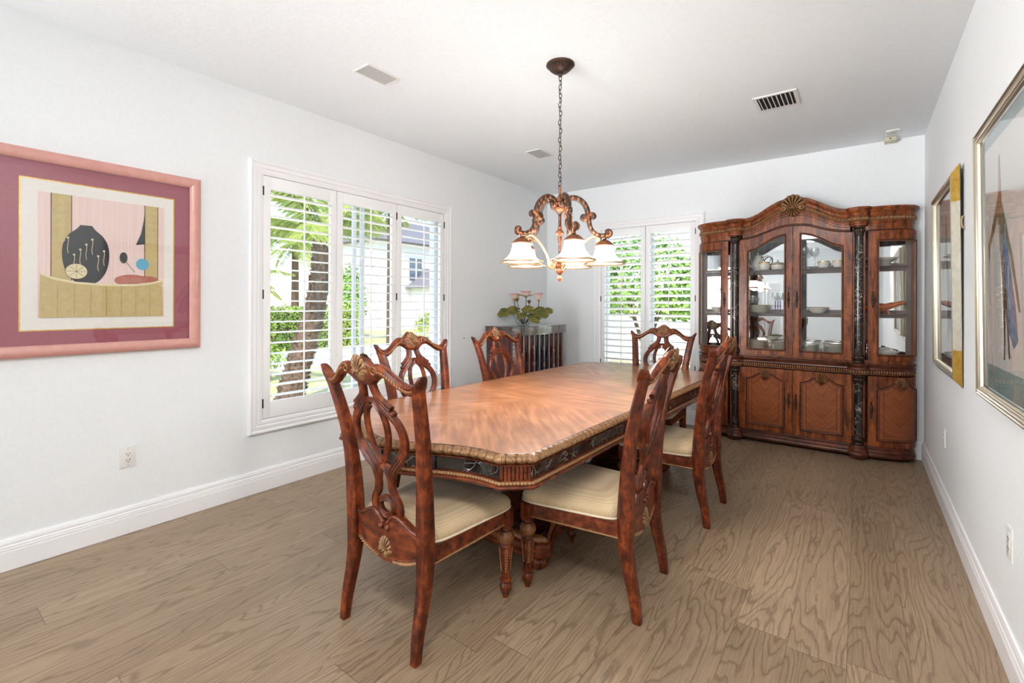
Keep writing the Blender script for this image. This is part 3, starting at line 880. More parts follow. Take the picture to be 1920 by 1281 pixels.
# two pedestals
def plinth(hx, hy, cx=.07, cc=.10):
    q = [(hx, hy-cx), (hx-cx, hy)] + [(p.x, p.y) for p in spline([(hx-cx, hy, 0), (hx*.5, hy-.006, 0), (0, hy-.008, 0), (-hx*.5, hy-.006, 0), (-hx+cx, hy, 0)], 5)][1:]
    q += [(-hx, hy-cx)] + [(p.x, p.y) for p in spline([(-hx, hy-cx, 0), (-hx+cc*.9, hy*.4, 0), (-hx+cc*1.05, 0, 0), (-hx+cc*.9, -hy*.4, 0), (-hx, -hy+cx, 0)], 5)][1:]
    q += [(-hx+cx, -hy)] + [(-p[0], -p[1]) for p in q[2:2+19]]
    q += [(hx, -hy+cx)] + [(-p.x, -p.y) for p in spline([(-hx, hy-cx, 0), (-hx+cc*.9, hy*.4, 0), (-hx+cc*1.05, 0, 0), (-hx+cc*.9, -hy*.4, 0), (-hx, -hy+cx, 0)], 5)][1:-1]
    out = []
    for p in q:
        if not out or math.dist(p, out[-1]) > 1e-4: out.append(p)
    if sum(a[0]*b[1]-b[0]*a[1] for a, b in zip(out, out[1:]+out[:1])) < 0: out.reverse()
    return out
for k, yc in enumerate((-.555, .555)):
    pd = MB(); o = plinth(.40, .41, .07, .085)
    oo = resample(o, .01, True)
    mould(pd, oo, [(-.03, .075), (.0, .078), (.006, .088), (.006, .102), (-.004, .110), (-.004, .118), (.002, .124), (.000, .142), (-.012, .150)], True)
    pd.prism([(x*.9, y*.9) for x, y in o], .078, .158)
    ped = pd.build('pedestal', 'cherry_h', TR, (.03, yc, 0), smooth=35)
    c2 = MB(); mould(c2, oo, [(-.012, .150), (-.008, .160), (-.014, .172), (-.026, .180), (-.038, .182)], True, dis=lambda s, j: .0035*math.cos(2*PI*s/.03) + .001*math.cos(2*PI*s/.0075))
    c2.build('carved_band', 'gilt_dim', ped, smooth=70)
    c3 = MB(); c3.prism([(x*.92, y*.92) for x, y in o], .15, .181); c3.build('plinth_top', 'lacquer', ped, smooth=0)
    c4 = MB()
    c4.lathe([(.0, .18), (.20, .18), (.205, .195), (.17, .215), (.13, .225), (.11, .24), (.135, .27), (.15, .31), (.14, .35), (.105, .39), (.09, .41), (.115, .425), (.12, .44), (.10, .455), (.105, .50), (.14, .55), (.19, .59), (.21, .60), (.21, .66), (0, .66)], 48, (0, 0, 0), 16, .05, fz=(.24, .40))
    for a in range(4):
        an = PI/4 + a*PI/2
        pts = []
        for j in range(34):
            t = j/33; ph = t*PI*4.2; r = .062*(1-.85*t)
            rr = .21 + r*math.cos(ph); zz = .545 + r*math.sin(ph)
            pts.append((rr*math.cos(an), rr*math.sin(an), zz))
        c4.tube(pts, [.016*(1-.5*j/33) for j in range(34)], 8, flat=1.4)
    c4.build('column', 'cabdark', ped, smooth=45)
    for fx in (-.315, .315):
        for fy in (-.32, .32):
            c5 = MB(); c5.lathe([(.0, 0), (.030, 0), (.043, .014), (.048, .032), (.042, .052), (.030, .062), (.034, .072), (.034, .080), (0, .080)], 40, (fx, fy, 0), 14, .12, fz=(.01, .055))
            c5.build('bun_foot', 'cherry', ped, smooth=50)
# ------------------------------------------------------------------ china cabinet (local: x across, y = 0 at its back, room towards -y)
CAB = empty('china_cabinet', (-.512, YB-.021, 0), 0, 'large carved cherry china cabinet with arched cornice, glass doors and black marble columns', 'cabinet')
YF = -.262
def arc_tab():
    out = []; 
    for i in range(61):
        a = PI/2*i/60
        out.append((.548 + .335*math.sin(a)**.95, -.006 - (abs(YF)-.012)*max(0, math.cos(a))**.72))
    return out
ARC = arc_tab(); AL = [0]
for a, b in zip(ARC, ARC[1:]): AL.append(AL[-1] + math.dist(a, b))
def arcp(s):
    s = max(0, min(AL[-1]-1e-6, s))
    for i in range(60):
        if AL[i+1] >= s:
            t = (s-AL[i])/(AL[i+1]-AL[i]); a, b = ARC[i], ARC[i+1]
            j0, j1 = max(0, i-1), min(60, i+2)
            tx, ty = ARC[j1][0]-ARC[j0][0], ARC[j1][1]-ARC[j0][1]; L = math.hypot(tx, ty)
            return a[0]+(b[0]-a[0])*t, a[1]+(b[1]-a[1])*t, ty/L, -tx/L
def fC(u, t, z): return V(u, YF - t, z)
def fS(sg):
    def f(u, t, z):
        x, y, nx, ny = arcp(u); return V(sg*(x + nx*t), y + ny*t, z)
    return f
CX = .50    # column centre
def plan(bulge=True, right_only=False):
    c = [(-.438, YF), (-.440, YF-.022), (-.452, YF-.044), (-.475, YF-.056), (-.50, YF-.060), (-.525, YF-.056), (-.546, YF-.044), (-.556, YF-.022), (-.556, YF+.002)]
    left = [(-x, y) for x, y in reversed(ARC[2:])] + [(x, y) for x, y in reversed(c)]
    right = [(-x, y) for x, y in reversed(left)]
    mid = [(x, YF) for x in frange(-.40, .40, 32)]
    return left + mid + right
PL = plan()
def lift(x, y):
    a = abs(x)
    return smooth_tab([(0, .150), (.05, .149), (.12, .134), (.21, .088), (.29, .038), (.36, .009), (.42, 0), (.43, 0)], a) if a < .43 else 0
# carcass ------------------------------------------------------------
mb = MB()
inner = [(x*.985, min(-.002, y*.97)) for x, y in [(-p[0], p[1]) for p in reversed(ARC)] + ARC]
mb.prism(inner, .125, .145); mb.prism(inner, .735, .862); mb.prism(inner, 2.045, 2.10)
for s in (-1, 1):
    x = s*.50
    mb.box(x-.045, x+.045, YF+.004, YF+.024, .12, 2.09)          # backing stile behind each column
    mb.box(x-.012, x+.012, YF+.02, -.004, .14, .74)
    mb.box(x-.009, x+.009, YF+.02, YF+.055, .86, 2.05)
    mb.box(s*.873, s*.887, -.03, -.0, .12, 2.09)
mb.box(-.88, .88, -.006, -.001, .12, .84)
CAR = mb.build('carcass', 'cabwood', CAB, smooth=20)
# back lining with mirror panes
mb = MB(); MZ = [(.90, 1.235), (1.305, 1.655), (1.725, 1.985)]
sect = [(-.87, -.52, -.83, -.60), (-.49, .49, -.42, .42), (.52, .87, .60, .83)]
mb.box(-.875, .875, -.010, -.002, .86, 2.06)
for a0, a1, m0, m1 in sect:
    mb.box(a0, m0, -.022, -.010, .862, 2.046); mb.box(m1, a1, -.022, -.010, .862, 2.046)
    zs = [.862] + [v for p in MZ for v in p] + [2.046]
    for i in range(0, len(zs), 2): mb.box(m0, m1, -.022, -.010, zs[i], zs[i+1])
mb.box(-.035, .035, -.022, -.010, .9, 1.985)
for x in (-.505, .505): mb.box(x-.015, x+.015, -.024, -.010, .862, 2.046)
mb.build('back_lining', 'interior', CAB, smooth=0)
for a0, a1, m0, m1 in sect:
    for z0, z1 in MZ:
        for q0, q1 in (((m0, -.035), (.035, m1)) if m1-m0 > .5 else ((m0, m1),)):
            MB().box(q0, q1, -.0125, -.011, z0, z1).build('mirror_pane', 'mirror', CAB, smooth=0)
# glass shelves
for z in (1.27, 1.69):
    for pts in ([(-.485, -.024), (-.485, YF+.06), (.485, YF+.06), (.485, -.024)],
                [(sx*x, y) for sx in (-1,) for x, y in [(.515, -.024), (.515, YF+.06), (.60, YF+.062), (.70, YF+.075), (.78, YF+.11), (.83, YF+.17), (.845, -.024)]],
                [(x, y) for x, y in [(.515, -.024), (.515, YF+.06), (.60, YF+.062), (.70, YF+.075), (.78, YF+.11), (.83, YF+.17), (.845, -.024)]]):
        MB().prism(pts, z-.004, z+.004).build('glass_shelf', 'crystal', CAB, smooth=0)
# cornice, waist and base mouldings, feet ------------------------------
PP = resample(PL, .008, False); PF = resample(PL, .0026, False)
def cl(x, y): return lift(x, y)
mb = MB()
mould(mb, PP, [(-.006, 2.040), (.004, 2.046), (.004, 2.060), (.010, 2.066), (.010, 2.074), (.004, 2.080), (.003, 2.092)], lift=cl)
mould(mb, PP, [(.012, 2.118), (.018, 2.122), (.017, 2.130), (.010, 2.138), (.012, 2.150), (.020, 2.166), (.030, 2.176), (.030, 2.182), (.038, 2.186), (.040, 2.194), (.036, 2.204), (-.02, 2.206), (-.12, 2.206)], lift=cl)
COR = mb.build('cornice', 'cabwood', CAB, smooth=40)
mb = MB(); mould(mb, PF, [(.000, 2.088), (.006, 2.094), (.011, 2.103), (.011, 2.112), (.008, 2.119)], lift=cl, dis=lambda s, j: (.009*abs(math.sin(PI*s/.030))**.5 + .002*math.cos(2*PI*s/.0075)) if 0 < j else 0)
mb.build('carved_band', 'gilt', COR, smooth=70)
mb = MB(); mb.prism([(x, y) for x, y in PL], 2.195, 2.203); mb.build('top_board', 'cabdark', CAB, smooth=0)
mb = MB(); us = frange(-.436, .436, 48)
zt = lambda u: 2.075 + lift(u, 0)
zd = lambda u: smooth_tab([(0, 2.092), (.06, 2.090), (.13, 2.078), (.22, 2.044), (.32, 2.012), (.40, 1.998), (.45, 1.996)], abs(u))
plate(mb, us, lambda u: zd(u) + .004, lambda u: zt(u) + .03, fC, -.03, -.003)
plate(mb, us, lambda u: zt(u), lambda u: zt(u) + .12, fC, -.03, -.008)
mb.build('frieze', 'cabwood', CAB, smooth=30)
for s in (-1, 1):
    mb = MB()
    plate(mb, frange(.0, AL[-1], 40), lambda u: 1.998, lambda u: 2.06, fS(s), -.012, .002)
    mb.build('frieze', 'cabwood', CAB, smooth=30); mb = MB()
    plate(mb, frange(.0, AL[-1], 40), lambda u: .838, lambda u: .872, fS(s), -.012, .002)
    mb.build('bottom_rail', 'cabwood', CAB, smooth=30)
mb = MB()
mb.tube([fC(u, .003, zd(u) + .010) for u in us], .0055, 8)
mb.tube([fC(u, .001, zd(u) + .022) for u in us], .0035, 6)
for s in (-1, 1): mb.tube([fS(s)(u, .005, 2.003) for u in frange(.005, AL[-1]-.002, 30)], .006, 8)
mb.build('frieze_moulding', 'cabdark', CAB, smooth=50)
mb = MB()
mould(mb, PP, [(-.004, .736), (.006, .740), (.012, .746), (.010, .752)])
mould(mb, PP, [(.012, .782), (.018, .786), (.022, .794), (.020, .802), (.010, .808), (.013, .820), (.022, .830), (.022, .838), (.012, .842), (-.03, .843)])
WST = mb.build('waist_moulding', 'cabdark', CAB, smooth=40)
mb = MB(); mould(mb, PF, [(.008, .751), (.011, .756), (.013, .766), (.012, .776), (.010, .783)], dis=lambda s, j: .009*abs(math.sin(PI*s/.018))**.6 - .003)
mb.build('carved_band', 'gilt_dim', WST, smooth=70)
mb = MB()
mould(mb, PP, [(-.03, .03), (.014, .031), (.020, .040), (.020, .056), (.012, .066), (.014, .080), (.008, .090), (.008, .098), (.002, .104), (.002, .112), (-.002, .124), (-.02, .126)])
mb.prism([(x*.99, y*.98) for x, y in PL], .032, .05)
mb.build('base_moulding', 'cabdark', CAB, smooth=40)
for s in (-1, 1):
    mb = MB(); c = (s*CX, YF-.010, 0)
    mb.lathe([(0, 0), (.034, 0), (.052, .010), (.060, .024), (.056, .038), (.044, .047), (.044, .054), (0, .054)], 56, c, 20, .10, fz=(.006, .042))
    mb.build('bun_foot', 'cabdark', CAB, smooth=50)
    mb = MB(); mb.lathe([(0, 0), (.03, 0), (.03, .035), (0, .035)], 16, (s*.80, -.10, 0)); mb.build('rear_foot', 'cabdark', CAB)
# marble columns
for s in (-1, 1):
    for z0, z1 in ((.126, .735), (.843, 2.045)):
        c = (s*CX, YF-.008, 0); h = .075 if z1 < 1 else .085
        mb = MB(); mb.lathe([(0, z0), (.031, z0), (.031, z1), (0, z1)], 28, c)
        cm = mb.build('column', 'marble', CAB, smooth=40)
        cp = MB()
        cp.lathe([(.034, z0), (.040, z0+.004), (.040, z0+.012), (.034, z0+.018), (.036, z0+.03), (.043, z0+.045), (.040, z0+.058), (.034, z0+.064), (.037, z0+.068), (.037, z0+.074), (.031, z0+.078)], 48, c, 12, .07, fz=(z0+.02, z0+.062), caps=False)
        cp.build('capital', 'bronze_dark', cm, smooth=60); cp = MB()
        cp.lathe([(.031, z1-.088), (.037, z1-.084), (.037, z1-.078), (.033, z1-.072), (.036, z1-.055), (.044, z1-.038), (.043, z1-.028), (.036, z1-.022), (.040, z1-.016), (.042, z1-.008), (.042, z1)], 48, c, 12, .07, fz=(z1-.07, z1-.026), caps=False)
        cp.build('capital', 'bronze_dark' if z0 > .5 else 'bronze_dark', cm, smooth=60)
# doors ------------------------------------------------------------
def handle(f, u, z, parent, flip=1):
    mb = MB(); secs = []
    pts = [(0, 0), (.006, .004), (.004, .010), (.010, .018), (.013, .028), (.008, .036), (.006, .042), (.011, .050), (.015, .060)]
    prof = [(-.073+.0, .002)]
    hw_ = lambda t: interp([(0, .003), (.12, .008), (.2, .004), (.32, .012), (.42, .007), (.5, .014), (.58, .007), (.68, .012), (.8, .004), (.88, .008), (1, .003)], t)
    for i in range(41):
        t = i/40; zz = z - .075 + .15*t; h = hw_(t)
        secs.append([f(u + a*h, .0015 + d*(.003 + h*.22), zz) for a, d in ((-1, 0), (-.6, 1), (0, 1.5), (.6, 1), (1, 0), (.5, -.2), (-.5, -.2))])
    mb.loft(secs)
    hd = mb.build('handle', 'bronze_dark', parent, smooth=50)
    kb = MB(); kb.ball(f(u, .020, z), .011, 12, 8); kb.tube([f(u, .004, z), f(u, .014, z)], .005, 8)
    kb.build('knob', 'charcoal', hd, smooth=50)
def glass_door(f, u0, u1, g0, g1, zb, zdoor, zgb, zglass, name='door', hu=None, gl_n=10, mat_='cabwood'):
    mb = MB(); nn = 14
    ev = lambda a, b: frange(a, b, nn)
    plate(mb, ev(u0, g0), lambda u: zb, lambda u: zdoor(u), f, .0, .018)
    plate(mb, ev(g1, u1), lambda u: zb, lambda u: zdoor(u), f, .0, .018)
    plate(mb, frange(g0, g1, 28), zglass, zdoor, f, .0, .018)
    plate(mb, frange(g0, g1, 28), lambda u: zb, lambda u: zgb, f, .0, .018)
    d = mb.build(name, mat_, CAB, smooth=25)
    ring = [(g0, zgb)] + [(u, zgb) for u in frange(g0, g1, 20)[1:]] + [(g1, z) for z in frange(zgb, zglass(g1), 30)[1:]] + [(u, zglass(u)) for u in reversed(frange(g0, g1, 28)[:-1])] + [(g0, z) for z in reversed(frange(zgb, zglass(g0), 30)[1:-1])]
    m2 = MB()
    cu, cz = (g0+g1)/2, (zgb + zglass((g0+g1)/2))/2
    def ringpts(off, t): return [f(u + (off if u < cu - .7*(g1-g0)/2 else -off if u > cu + .7*(g1-g0)/2 else 0), t, z + (off if z < zgb + .01 else -off if z > zglass(u) - .01 else 0)) for u, z in ring]
    m2.tube(ringpts(-.008, .018), .0062, 6, True); m2.build('door_moulding', 'cabdark', d, smooth=50)
    m3 = MB()
    rp = ringpts(.002, .018); L = 0
    for a, b in zip(rp, rp[1:]+rp[:1]):
        k = max(1, int((b-a).length/.0105))
        for j in range(k): m3.ball(a.lerp(b, j/k), .0042, 6, 4)
    m3.build('beading', 'gilt', d, smooth=60)
    m4 = MB(); secs = []
    for u in frange(g0-.004, g1+.004, gl_n):
        secs.append([f(u, .006, zgb-.004), f(u, .009, zgb-.004), f(u, .009, zglass(u)+.003), f(u, .006, zglass(u)+.003)])
    m4.loft(secs); m4.build('glass_pane', 'cabinet_glass', d, smooth=30)
    if hu: handle(lambda a, t, z: f(a, t+.018, z), hu, 1.40, d)
    return d
zg = lambda u: smooth_tab([(.05, 2.012), (.10, 2.008), (.17, 1.982), (.25, 1.935), (.32, 1.892), (.385, 1.872)], abs(u))
for s in (-1, 1):
    a, b = sorted((s*.452, s*.003)); g = sorted((s*.378, s*.068))
    d = glass_door(fC, a, b, g[0], g[1], .862, zd, .922, zg, hu=s*.034)
    hm = MB()
    for z in (1.0, 1.78): hm.box(s*.452-.005, s*.452+.005, YF-.024, YF-.012, z-.045, z+.045, .002)
    hm.build('hinge', 'bronze_dark', d)
AE = AL[-1]
for s in (-1, 1):
    glass_door(fS(s), .018, AE-.008, .088, AE-.085, .872, lambda u: 1.996, .925, lambda u: 1.905, hu=.050, gl_n=40)
def panel_door(f, u0, u1, z0, z1, hu, cu):
    mb = MB(); plate(mb, frange(u0, u1, 24), lambda u: z0, lambda u: z1, f, .0, .017)
    d = mb.build('door', 'cabwood', CAB, smooth=30)
    m = .062; a0, a1 = u0+m, u1-m; c = (a0+a1)/2; hw_ = (a1-a0)/2
    ztop = lambda u: z1 - .105 + smooth_tab([(0, .052), (.35, .050), (.6, .020), (.85, .002), (1, 0)], min(1, abs(u-c)/hw_))
    zb_ = z0+.055
    ring = [(u, zb_) for u in frange(a0, a1, 20)] + [(a1, z) for z in frange(zb_, ztop(a1), 24)[1:]] + [(u, ztop(u)) for u in reversed(frange(a0, a1, 28)[:-1])] + [(a0, z) for z in reversed(frange(zb_, ztop(a0), 24)[1:-1])]
    def rp(o): return [f(c + (u-c)*(1-o/hw_), .019, z + (o if z < zb_+.01 else -o if z > ztop(u)-.01 else 0)) for u, z in ring]
    pm = MB(); pm.tube(rp(0), .0075, 6, True); pm.tube(rp(.016), .003, 5, True); pm.build('panel_moulding', 'cabdark', d, smooth=50)
    bd = MB(); pts = rp(.009)
    for p, q in zip(pts, pts[1:]+pts[:1]):
        k = max(1, int((q-p).length/.009))
        for j in range(k): bd.ball(p.lerp(q, j/k), .0032, 6, 4)
    bd.build('beading', 'gilt', d, smooth=60)
    vn = MB(); plate(vn, frange(a0+.012, a1-.012, 24), lambda u: zb_+.012, lambda u: ztop(u)-.012, f, .016, .0205)
    o = vn.build('veneer_panel', 'veneer', d, smooth=30)
    mid = f(c, 0, 0); 
    for v in o.data.vertices: v.co.x -= mid.x; v.co.y -= mid.y
    o.location = (mid.x, mid.y, 0)
    ln = MB(); 
    def rp2(o_): return [f(c + (u-c)*(1-o_/hw_), .0207, z + (o_ if z < zb_+.01 else -o_ if z > ztop(u)-.01 else 0)) for u, z in ring]
    ln.tube(rp2(.045), .0013, 4, True); ln.build('inlay_line', 'lacquer', d, smooth=0)
    sh = MB(); shell(sh, lambda a, b, t: f(c + a, .020 + t, z1 - .075 + b), .098, .115, 9, .020)
    sh.build('shell_carving', 'gilt_dim', d, smooth=60)
    handle(lambda a, t, z: f(a, t+.017, z), hu, .44, d)
panel_door(fC, -.452, -.003, .128, .735, -.030, 0)
panel_door(fC, .003, .452, .128, .735, .030, 0)
for s in (-1, 1): panel_door(fS(s), .018, AE-.008, .128, .735, .042, 0)
# crest shell
mb = MB(); shell(mb, lambda a, b, t: V(a, YF - .024 - t, 2.262 + b), .205, .20, 9, .045)
mb.build('crest_shell', 'gilt', CAB, smooth=60)

# ------------------------------------------------------------------ china and glass inside the cabinet
CW = CAB.location.copy()
def cpos(x, y, z): return (CW.x + x, CW.y + y, z)
SH = {0: .863, 1: 1.2752, 2: 1.6952}
def plate_proto():
    mb = MB(); mb.lathe([(0, .0), (.055, .0), (.058, .003), (.098, .012), (.100, .014), (.097, .0145), (.056, .006), (0, .005)], 36)
    r = mb.build('dinner_plate', 'china', None, smooth=40)
    g = MB(); g.lathe([(.0985, .0135), (.1008, .0140), (.0990, .0152)], 36, caps=False); g.build('gold_rim', 'chinagold', r, smooth=40)
    return r
pp = plate_proto(); used = []
ORD = ['lowest', 'second', 'third', 'fourth', 'fifth', 'sixth', 'seventh', 'eighth', 'ninth', 'tenth', 'eleventh']
def stack(x, y, z0, n, dz, label, group, sc=1):
    for k in range(n):
        o = pp if not used else copy_tree(pp); used.append(1)
        o.location = cpos(x, y, z0 + k*dz); o.scale = (sc, sc, sc)
        tag(o, (ORD[k] + ' plate up ' if k < n-1 else 'topmost plate ') + label, 'plate', group)
stack(-.318, -.125, SH[0], 11, .0125, 'in the leftmost stack behind the left glass door', 'left plate stack')
stack(-.118, -.150, SH[0], 11, .0125, 'in the right-hand stack behind the left glass door', 'second plate stack', .93)
stack(.125, -.145, SH[0], 11, .0125, 'in the left-hand stack behind the right glass door', 'third plate stack', .9)
stack(.325, -.155, SH[0], 11, .0125, 'in the right-hand stack behind the right glass door', 'fourth plate stack')
stack(-.300, -.13, SH[1], 6, .012, 'in the wide stack on the middle glass shelf', 'soup plates on the middle shelf', 1.05)
stack(.66, -.12, SH[2], 3, .012, 'on the upper shelf behind the right curved door', 'plates on the upper right shelf', .85)
stack(.68, -.12, SH[0], 3, .010, 'under the covered dish behind the right curved door', 'plates on the lower right shelf', .95)
def bowl(name, x, y, z, r, h, label, cat, m='china', rim=True, par=None):
    mb = MB(); mb.lathe([(0, 0), (r*.45, 0), (r*.48, .004), (r*.8, h*.45), (r, h), (r*.97, h), (r*.76, h*.5), (r*.42, .008), (0, .008)], 32)
    o = mb.build(name, m, None, cpos(x, y, z), smooth=40); 
    if rim:
        g = MB(); g.lathe([(r*1.005, h-.003), (r*1.015, h), (r*.97, h+.0012)], 32, caps=False); g.build('gold_rim', 'chinagold', o, smooth=40)
    return tag(o, label, cat)
bowl('serving_bowl', .19, -.13, SH[1], .092, .055, 'white serving bowl on the middle shelf behind the right glass door', 'bowl')
bowl('small_bowl', -.70, -.11, SH[1], .065, .05, 'white bowl behind the left curved glass door', 'bowl')
bowl('dessert_bowl', -.19, -.17, SH[0]+.146, .07, .03, 'small white bowl topping a plate stack behind the left glass door', 'bowl')
def cup(x, y, label, gap=0):
    mb = MB(); mb.lathe([(0, 0), (.030, 0), (.040, .006), (.046, .03), (.050, .062), (.048, .062), (.044, .03), (.036, .01), (0, .008)], 28)
    o = mb.build('china_cup', 'china', None, cpos(x, y, SH[2]), smooth=40)
    h = MB(); h.tube([(.046+.024*math.sin(PI*t), 0, .052-.036*t) for t in frange(0, 1, 12)], .0035, 6); h.build('handle', 'china', o)
    g = MB(); g.lathe([(.0500, .055), (.0506, .058), (.0500, .062), (.0485, .0627)], 28, caps=False); g.build('gold_rim', 'chinagold', o)
    tag(o, label, 'cup', 'gold rimmed cups on the upper shelf')
cup(.235, -.15, 'white gold-rimmed cup on the upper shelf behind the right door, left of two')
cup(.350, -.15, 'white gold-rimmed cup on the upper shelf behind the right door, right of two')
# teapot, creamer, sugar bowl
mb = MB(); mb.lathe([(0, 0), (.035, 0), (.038, .006), (.055, .04), (.058, .075), (.045, .115), (.032, .135), (.034, .14), (.030, .145), (0, .145)], 30)
o = mb.build('teapot', 'china', None, cpos(-.325, -.075, SH[2]), smooth=40); tag(o, 'tall white china teapot with curled handle on the upper cabinet shelf', 'teapot')
h = MB(); h.tube(spline([(.040, 0, .118), (.075, 0, .150), (.108, 0, .135), (.110, 0, .09), (.080, 0, .05), (.052, 0, .04)], 5), .006, 8); h.build('handle', 'china', o)
h = MB(); h.tube(spline([(-.05, 0, .04), (-.085, 0, .07), (-.092, 0, .12), (-.105, 0, .14)], 5), [.012 - .0004*i for i in range(16)], 8); h.build('spout', 'china', o)
h = MB(); h.lathe([(0, .145), (.033, .145), (.028, .155), (.010, .162), (.006, .170), (.011, .178), (.006, .186), (0, .187)], 20); h.build('lid', 'china', o)
mb = MB(); mb.lathe([(0, 0), (.035, 0), (.045, .01), (.052, .05), (.050, .075), (.047, .075), (.046, .05), (0, .012)], 28)
o = mb.build('creamer', 'china', None, cpos(-.250, -.195, SH[2]), smooth=40); tag(o, 'squat white creamer with gold rim in front of the teapot', 'jug')
h = MB(); h.tube(spline([(-.048, 0, .065), (-.078, 0, .06), (-.075, 0, .03), (-.05, 0, .02)], 5), .004, 6); h.build('handle', 'china', o)
h = MB(); h.lathe([(.0525, .064), (.0532, .070), (.0505, .0755)], 28, caps=False); h.build('gold_rim', 'chinagold', o)
mb = MB(); mb.lathe([(0, 0), (.045, 0), (.056, .01), (.062, .04), (.060, .052), (0, .052)], 28)
o = mb.build('sugar_bowl', 'china', None, cpos(-.135, -.175, SH[2]), smooth=40); tag(o, 'low white lidded sugar bowl with gold bands on the upper shelf', 'bowl')
h = MB(); h.lathe([(.061, .052), (.055, .062), (.03, .072), (.010, .076), (.006, .080), (.011, .088), (.005, .095), (0, .095)], 24, caps=False); h.build('lid', 'china', o)
h = MB(); h.lathe([(.0605, .046), (.0632, .050), (.0605, .055)], 28, caps=False); h.build('gold_band', 'chinagold', o)
# goblets
def goblet(name, stem, hb=.085, rb=.040, hs=.075, up=True):
    m = Matrix.Identity(4) if up else Matrix.Translation(V(0, 0, .004 + hb + hs)) @ Matrix.Rotation(PI, 4, 'X')
    mb = MB(); mb.lathe([(.006, hs), (rb*.7, hs+hb*.18), (rb, hs+hb*.5), (rb*.86, hs+hb), (rb*.84, hs+hb), (rb*.97, hs+hb*.5), (rb*.66, hs+hb*.2), (.004, hs+.004)], 24, mtx=m, caps=False)
    o = mb.build(name, 'crystal', None, smooth=50)
    s = MB(); s.lathe([(0, 0), (.032, 0), (.030, .003), (.006, .006), (.0045, hs*.45), (.010, hs*.55), (.0045, hs*.65), (.006, hs), (0, hs)], 20, mtx=m); s.build('stem', stem, o, smooth=50)
    return o
def rowof(proto, spots, group, cat='glass'):
    for i, (x, y, z, label) in enumerate(spots):
        o = proto if i == 0 else copy_tree(proto)
        o.location = cpos(x, y, z); tag(o, label, cat, group)
pz = SH[1]
rowof(goblet('wine_goblet', 'blue_crystal', .085, .042, .085), [(-.375, -.068, pz, 'wine goblet with blue stem on the middle shelf, the one farther back'), (-.385, -.175, pz, 'wine goblet with blue stem on the middle shelf, the one in front')], 'blue stemmed goblets')
rowof(goblet('wine_glass', 'violet_crystal', .080, .034, .115), [(-.165, -.10, pz, 'wine glass with violet stem on the middle shelf, left of the three'), (-.115, -.165, pz, 'wine glass with violet stem on the middle shelf, front of the three'), (-.075, -.09, pz, 'wine glass with violet stem on the middle shelf, right of the three')], 'violet stemmed glasses')
rowof(goblet('crystal_goblet', 'crystal', .085, .040, .12), [(-.045, -.10, SH[2], 'clear goblet on the upper shelf right of the sugar bowl'), (.070, -.10, SH[2], 'clear goblet on the upper shelf, leftmost behind the right door'), (.085, -.19, SH[2], 'clear goblet on the upper shelf, front one behind the right door'), (.155, -.08, SH[2], 'clear goblet on the upper shelf, nearest the two cups'), (.44, -.08, pz, 'clear goblet on the middle shelf by the right column, back one'), (.425, -.175, pz, 'clear goblet on the middle shelf by the right column, front one')], 'clear crystal goblets')
# driftwood carving, dish, vase on the right
mb = MB()
mb.loft([[V(x, .030*w*math.cos(2*PI*k/12) + .01*math.sin(x*40), z + .030*w*math.sin(2*PI*k/12) + .006*math.sin(5*k+x*90)) for k in range(12)] for x, w, z in
         [(-.14, .3, .045), (-.12, .8, .05), (-.08, 1.2, .052), (-.03, 1.35, .055), (.02, 1.1, .06), (.06, .8, .072), (.10, .6, .088), (.135, .45, .098), (.15, .1, .10)]])
for x, y in ((-.08, -.02), (.0, .025), (.03, -.02)): mb.tube([(x, y*.5, .03), (x+.012, y, .0)], [.012, .007], 8)
tag(mb.build('wood_carving', 'orange_wood', None, cpos(.672, -.14, SH[1]), smooth=60), 'orange-brown carved driftwood figure behind the right curved door', 'carving')
mb = MB(); mb.lathe([(0, 0), (.05, 0), (.09, .02), (.115, .032), (.113, .036), (.085, .024), (0, .012)], 32, sx=1.1, sy=.7)
o = mb.build('sauce_dish', 'china', None, cpos(.655, -.12, SH[2]+.031+.008), smooth=40); tag(o, 'white oval sauce dish on top of the upper right plates', 'dish')
mb = MB(); mb.lathe([(0, 0), (.06, 0), (.10, .03), (.11, .045), (.108, .048), (.07, .06), (.02, .07), (.012, .08), (0, .082)], 32, sx=1, sy=.75)
o = mb.build('covered_dish', 'china', None, cpos(.68, -.12, SH[0]+.036), smooth=40); tag(o, 'white covered oval dish on the lowest shelf behind the right curved door', 'dish')
mb = MB(); mb.lathe([(0, 0), (.02, 0), (.028, .02), (.034, .07), (.022, .13), (.012, .16), (.016, .175), (.011, .176), (0, .12)], 24)
tag(mb.build('dark_vase', 'lacquer_blue', None, cpos(.560, -.205, SH[0]), smooth=50), 'slim dark vase in the lower right of the cabinet', 'vase')
